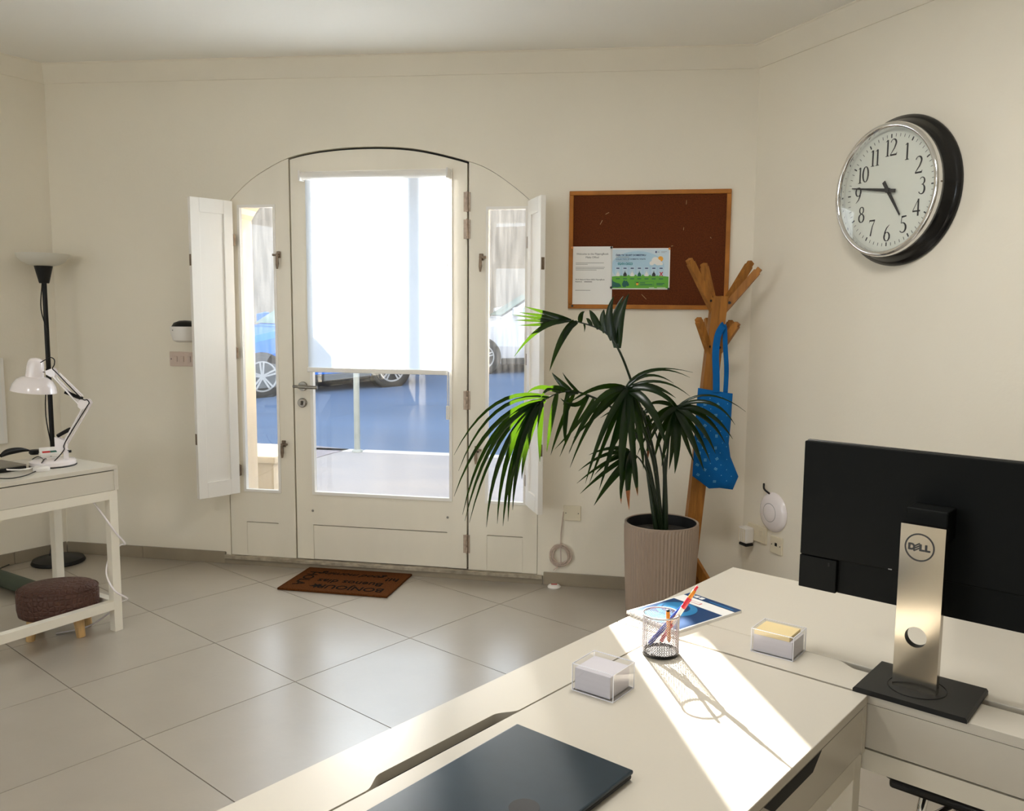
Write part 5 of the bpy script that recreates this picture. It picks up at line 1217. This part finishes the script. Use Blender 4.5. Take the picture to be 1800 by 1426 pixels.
row = 0; z = -.20
while z < .24:
    x = -.10 + (row % 2) * .026
    while x < .11:
        xx, zz = x + rnd.uniform(-.006, .006), z + rnd.uniform(-.006, .006)
        if inside(xx, zz) and bag_y(xx, zz) > .016:
            a = rnd.choice((0, .6, 1.57, -.5)); ca, sa = math.cos(a), math.sin(a); big_m = (row + int(x * 100)) % 2 == 0
            y = -.0315
            def sq(cx_, cz3, w_, h_):
                pts_ = [(cx_ - w_, cz3 - h_), (cx_ + w_, cz3 - h_), (cx_ + w_, cz3 + h_), (cx_ - w_, cz3 + h_)]
                pr.add([(xx + px_ * ca - pz_ * sa, y, zz + px_ * sa + pz_ * ca) for px_, pz_ in pts_], [(0, 1, 2, 3)])
            if big_m:
                for dx in (-.0055, .0, .0055): sq(dx, 0, .0009, .006)
                for dz in (-.0035, .0035): sq(0, dz, .0055, .0009)
            else: sq(0, 0, .0018, .0018)
        x += .052
    z += .026; row += 1
# drape the print onto the cloth
bodyo = [o for o in bag.children if o.name.startswith('body')][0]
from mathutils.bvhtree import BVHTree
bv = BVHTree.FromPolygons([v.co[:] for v in bodyo.data.vertices], [tuple(p.vertices) for p in bodyo.data.polygons])
pv = []
for p in pr.v:
    h_ = bv.ray_cast(Vector((p[0], -.2, p[2])), Vector((0, 1, 0)))[0]
    pv.append((p[0], (h_.y if h_ else 0) - .0012, p[2]))
pr.v = pv; po_ = pr.obj('print', M['print_blue'], bag); po_['kind'] = 'stuff'

# ------------------------------------------------------------------ potted kentia palm
PB = Vector((.571, 3.78, 0)); pt = empty('potted_palm', PB, 0); tag(pt, 'kentia palm in a ribbed taupe pot by the notice board', 'potted plant')
PH, PR = .516, .168
ns = 66; prof = [(.140, 0), (.146, .006), (.150, .03), (.166, .40), (PR, PH - .02), (PR, PH), (PR - .006, PH + .002), (PR - .010, PH), (PR - .012, PH - .06), (0, PH - .06)]
mbp = MB(); vs = []; fs = []
for k in range(ns * 2):
    a = 2 * PI * k / (ns * 2); rib = .0022 if k % 2 else -.0022
    for i, (r_, z) in enumerate(prof): vs.append(((r_ + (rib if i < 5 else 0)) * math.cos(a) if r_ > 0 else 0, (r_ + (rib if i < 5 else 0)) * math.sin(a) if r_ > 0 else 0, z))
npf = len(prof)
for k in range(ns * 2):
    k2 = (k + 1) % (ns * 2)
    for i in range(npf - 1): fs.append((k * npf + i, k2 * npf + i, k2 * npf + i + 1, k * npf + i + 1))
fs.append(tuple(k * npf for k in range(ns * 2 - 1, -1, -1)))
mbp.add(vs, fs).obj('pot', M['pot'], pt)
MB().lathe([(0, PH - .035), (.06, PH - .04), (.13, PH - .045), (.154, PH - .05), (.154, PH - .058), (0, PH - .058)], 32).obj('soil', M['soil'], pt, smooth=50)
M['inner'] = mat('liner', (.01, .01, .01), .5, var=.1)
MB().lathe([(.157, PH - .002), (.157, PH - .055), (.154, PH - .055), (.154, PH - .002)], 48, cap=False).obj('liner', M['inner'], pt, smooth=50)
for k in range(3): MB().lathe([(.013, 0), (.012, .12), (.007, .30), (.003, .36)], 12).xf(Matrix.Translation(((k - 1) * .02, .0, PH - .05)) @ Matrix.Rotation(R(-6 + (k - 1) * 4), 4, 'Y')).obj('trunk', M['stem'], pt, smooth=50)
def leaflet(par, base, ctrl, tip, w_, dry=0.0, fold=.35):
    n_ = 10; vs = []; fs = []
    side0 = None
    for i in range(n_ + 1):
        t_ = i / n_; p = base * (1 - t_) ** 2 + ctrl * (2 * t_ * (1 - t_)) + tip * t_ * t_
        d = (ctrl - base) * (2 * (1 - t_)) + (tip - ctrl) * (2 * t_)
        if d.length < 1e-6: d = tip - base
        d.normalize(); view = (p + PB - CO).normalized()
        sd = d.cross(view); 
        if sd.length < .15: sd = d.cross(Vector((0, 0, 1)))
        sd.normalize(); sd = (sd + Vector((0, 0.45, 0.1))).normalized()      # blades keep their own twist
        nn = d.cross(sd).normalized()
        prof_w = (math.sin(PI * min(1, (t_ * .93 + .07)) ** .62)) ** .8 if t_ < 1 else 0
        hw_ = max(.0006, w_ * .62 * prof_w)
        vs += [p - sd * hw_ + nn * hw_ * fold, p, p + sd * hw_ + nn * hw_ * fold]
    for i in range(n_):
        a, b = 3 * i, 3 * i + 3; fs += [(a, a + 1, b + 1, b), (a + 1, a + 2, b + 2, b + 1)]
    mb = MB().add(vs, fs)
    if dry > 0:
        mb.mi = [1 if (i // 2) / n_ > 1 - dry else 0 for i in range(len(mb.f))]
        mb.obj('leaflet', [M['leaf'], M['leaf_dry']], par, smooth=80)
    else: mb.obj('leaflet', M['leaf'], par, smooth=80)
def frond(stem, leaves, r0=.0075, depth=0.0):
    S3 = [aty(u, v, y) - PB for u, v, y in stem]; S3[0] = Vector((S3[0].x * .35, S3[0].y * .35, PH - .04)); sm_ = crom(S3, 6); n_ = len(sm_)
    so = MB().tube(sm_, [r0 * (1 - .7 * i / n_) for i in range(n_)], 8).obj('frond', M['stem'], pt, smooth=60)
    for lf_ in leaves:
        b, c, t_ = lf_[0], lf_[1], lf_[2]; w_ = lf_[3] if len(lf_) > 3 else .020; yt = lf_[4] if len(lf_) > 4 else 0.0; dry = lf_[5] if len(lf_) > 5 else 0.0
        # base sits on the rachis: take the depth of its nearest point there
        ib = min(range(n_), key=lambda i: (Vector(b) - pix(sm_[i] + PB)).length); yb = (sm_[ib] + PB).y
        B = sm_[ib]; Cc = aty(c[0], c[1], yb + yt * .6) - PB; Tt = aty(t_[0], t_[1], yb + yt) - PB
        Cc = Cc + (Cc - (B + Tt) / 2) * .55                                      # ctrl given as a point the blade passes
        leaflet(so, B, Cc, Tt, w_, dry)
def pix(p):
    c = p - CO; return Vector((CX + FPX * c.dot(CR) / c.dot(_fwd), CY + FPX * c.dot(CD) / c.dot(_fwd)))
frond([(1165, 905, 3.78), (1150, 800, 3.80), (1113, 680, 3.78), (1086, 612, 3.74), (1060, 582, 3.79), (1020, 567, 3.84), (990, 562, 3.87)], [
    ((1086, 612), (1088, 560), (1106, 516), .044, .02), ((1081, 606), (1080, 558), (1096, 520), .030, .05), ((1074, 598), (1070, 555), (1079, 521), .034, .03), ((1065, 588), (1060, 560), (1062, 544), .030, .02),
    ((1052, 580), (1044, 556), (1036, 545), .028, .0), ((1042, 574), (1035, 562), (1030, 560), .016, .0), ((1005, 564), (965, 551), (922, 539), .020, .08), ((1003, 564), (960, 556), (912, 549), .018, .12), ((1002, 565), (960, 561), (900, 553), .016, .16),
    ((1000, 565), (955, 563), (905, 563), .018, .18), ((1000, 565), (955, 570), (912, 572), .016, .16), ((998, 564), (950, 572), (904, 627), .022, .05), ((1010, 565), (985, 595), (966, 653), .030, -.06), ((1012, 565), (995, 580), (988, 606), .022, -.03), ((1020, 566), (1022, 552), (1028, 548), .02, -.05), ((1028, 568), (1028, 575), (1027, 584), .008, -.02)], .0075)
frond([(1163, 905, 3.78), (1135, 800, 3.76), (1085, 725, 3.72), (1025, 692, 3.68), (985, 690, 3.66), (945, 710, 3.64)], [
    ((965, 698), (870, 697), (798, 800), .015, .05), ((962, 700), (868, 712), (806, 828), .015, .02), ((957, 702), (862, 740), (798, 873), .020, -.02), ((953, 704), (862, 755), (813, 905), .020, .03), ((949, 706), (868, 760), (817, 916), .020, -.05),
    ((946, 708), (874, 768), (825, 919), .018, 0), ((944, 709), (878, 790), (855, 927), .024, -.06), ((944, 709), (890, 790), (874, 921), .024, .04), ((945, 709), (900, 800), (884, 925), .026, -.03), ((946, 709), (903, 790), (893, 917), .028, .02), ((947, 708), (912, 790), (901, 897), .026, -.04),
    ((950, 706), (925, 775), (917, 842), .026, .03), ((952, 705), (948, 760), (949, 812), .022, -.03), ((985, 690), (950, 677), (926, 692), .018, -.05), ((995, 690), (968, 678), (950, 700), .02, -.08), ((1000, 690), (992, 745), (994, 782), .022, .03), ((980, 690), (968, 740), (961, 795), .022, .0),
    ((1005, 690), (985, 672), (970, 655), .024, .04), ((1015, 691), (1000, 672), (989, 655), .012, .06), ((1010, 690), (985, 745), (968, 800), .018, .06), ((1030, 694), (1010, 740), (984, 803), .018, .08), ((1040, 698), (1020, 740), (975, 790), .016, .10), ((1050, 704), (1030, 735), (1000, 795), .016, .08),
    ((1030, 694), (1010, 715), (985, 700), .02, -.05), ((1020, 692), (1000, 690), (990, 712), .02, -.06), ((960, 700), (930, 735), (930, 790), .022, .05)], .0075)
frond([(1163, 905, 3.76), (1150, 820, 3.72), (1125, 740, 3.65), (1108, 690, 3.60), (1098, 680, 3.58)], [
    ((1100, 681), (1052, 677), (1000, 709), .020, -.04), ((1100, 681), (1045, 700), (1000, 798), .022, -.08), ((1100, 682), (1050, 712), (1002, 822), .022, -.02), ((1101, 683), (1058, 720), (1008, 770), .018, .04), ((1102, 684), (1062, 745), (1029, 850), .024, -.08), ((1102, 684), (1072, 750), (1036, 850), .022, .0),
    ((1103, 685), (1080, 770), (1053, 862), .026, -.05), ((1104, 686), (1092, 780), (1092, 865), .034, -.08), ((1105, 688), (1110, 780), (1121, 868), .028, -.06), ((1106, 690), (1125, 760), (1131, 825), .026, .02), ((1106, 688), (1145, 715), (1175, 796), .034, -.08), ((1104, 684), (1150, 682), (1186, 716), .026, -.02),
    ((1102, 683), (1145, 676), (1188, 700), .02, .05), ((1101, 681), (1150, 645), (1213, 664), .010, .06), ((1100, 680), (1140, 645), (1218, 655), .008, .10), ((1101, 681), (1140, 655), (1184, 674), .012, .04), ((1102, 682), (1160, 666), (1213, 697), .011, .02), ((1101, 682), (1075, 700), (1020, 740), .018, .06), ((1104, 686), (1120, 720), (1140, 780), .024, .05), ((1102, 684), (1075, 720), (1045, 790), .02, .06), ((1104, 686), (1100, 740), (1070, 800), .02, .06)], .008)
frond([(1168, 905, 3.80), (1172, 810, 3.82), (1180, 745, 3.80), (1190, 716, 3.78)], [
    ((1190, 717), (1245, 688), (1311, 724), .009, .0), ((1190, 717), (1250, 702), (1292, 747), .016, -.04), ((1190, 718), (1245, 722), (1288, 772), .022, -.02), ((1190, 718), (1240, 730), (1275, 780), .022, .03), ((1190, 718), (1230, 745), (1258, 798), .024, -.05), ((1189, 719), (1222, 755), (1249, 813), .022, .0),
    ((1189, 720), (1213, 765), (1238, 829), .030, -.06), ((1188, 722), (1203, 770), (1220, 813), .022, .02), ((1187, 724), (1190, 780), (1186, 833), .034, -.04), ((1186, 722), (1183, 775), (1176, 826), .026, .03), ((1186, 720), (1172, 765), (1163, 820), .026, -.02), ((1187, 718), (1162, 755), (1151, 806), .028, .04),
    ((1188, 717), (1160, 735), (1135, 795), .022, -.03), ((1188, 717), (1160, 722), (1128, 760), .020, .0), ((1188, 717), (1158, 704), (1135, 715), .018, .05), ((1189, 717), (1165, 690), (1130, 675), .016, .06), ((1187, 720), (1150, 740), (1120, 800), .02, .06)], .007)
frond([(1160, 905, 3.74), (1148, 860, 3.68), (1128, 812, 3.62), (1106, 792, 3.58)], [
    ((1110, 795), (1065, 795), (1017, 828), .016, -.03), ((1112, 797), (1068, 808), (1014, 850), .016, .02), ((1114, 799), (1070, 822), (1020, 868), .020, -.04), ((1116, 801), (1080, 832), (1044, 889), .032, -.06), ((1108, 794), (1092, 840), (1092, 886), .022, -.03, .2),
    ((1108, 794), (1102, 840), (1106, 897), .028, -.05, .38), ((1110, 795), (1116, 835), (1121, 872), .024, -.02, .25), ((1107, 793), (1075, 785), (1035, 800), .016, .04), ((1110, 795), (1080, 800), (1045, 835), .02, .05)], .006)
frond([(1170, 905, 3.82), (1166, 820, 3.86), (1150, 755, 3.88), (1130, 720, 3.90)], [
    ((1135, 725), (1110, 735), (1085, 790), .022, .0), ((1135, 725), (1120, 750), (1110, 800), .022, .02), ((1138, 730), (1140, 765), (1138, 812), .026, -.02, .3), ((1135, 724), (1150, 720), (1165, 750), .022, .02), ((1132, 722), (1100, 720), (1060, 760), .018, .03), ((1132, 722), (1100, 710), (1055, 735), .018, .03)], .006)

# ------------------------------------------------------------------ office chair under the right desk
ccp = DK(.72, .505, 0); oc = empty('office_chair', ccp, R(-40)); tag(oc, 'black office chair with chrome base tucked under the right desk', 'chair')

MB().box(-.20, .20, -.24, .20, .445, .50, bev=.022).obj('seat', M['black'], oc)
MB().box(-.19, .19, -.22, .19, .425, .448, bev=.008).obj('seat_pan', M['blackgloss'], oc)
MB().box(-.075, .075, -.10, .10, .36, .427, bev=.02).obj('mechanism', M['black'], oc)
MB().lathe([(.030, .07), (.030, .24), (.016, .245), (.016, .37)], 18).obj('gas_lift', M['chrome'], oc, smooth=40)
MB().tube([(-.05, -.03, .385), (-.16, -.06, .375), (-.19, -.07, .38)], .006, 8).obj('lever', M['black'], oc, smooth=60)
for s_ in (-1, 1): MB().tube(crom([(s_ * .06, -.04, .375), (s_ * .12, -.10, .33), (s_ * .16, -.06, .30), (s_ * .17, .06, .34), (s_ * .15, .14, .42)], 5), .011, 10).obj('arm_tube', M['chrome'], oc, smooth=60)
for k in range(5):
    a = 2 * PI * k / 5 + .55; c_, s_ = math.cos(a), math.sin(a)
    lg_ = MB().tube([(.02 * c_, .02 * s_, .10), (.16 * c_, .16 * s_, .095), (.29 * c_, .29 * s_, .075)], [.024, .019, .014], 12).obj('base_leg', M['chrome'], oc, smooth=60)
    MB().lathe([(0, -.012), (.024, -.012), (.027, -.006), (.027, .006), (.024, .012), (0, .012)], 18, c=(.29 * c_, .29 * s_, .027), axis='y').obj('castor', M['black'], lg_, smooth=45)
MB().box(-.19, .19, .24, .28, .62, 1.02, bev=.018).obj('backrest', M['black'], oc)
MB().bar((0, .14, .44), (0, .255, .66), .07, .012, up=(0, 1, 0)).obj('back_bar', M['black'], oc)
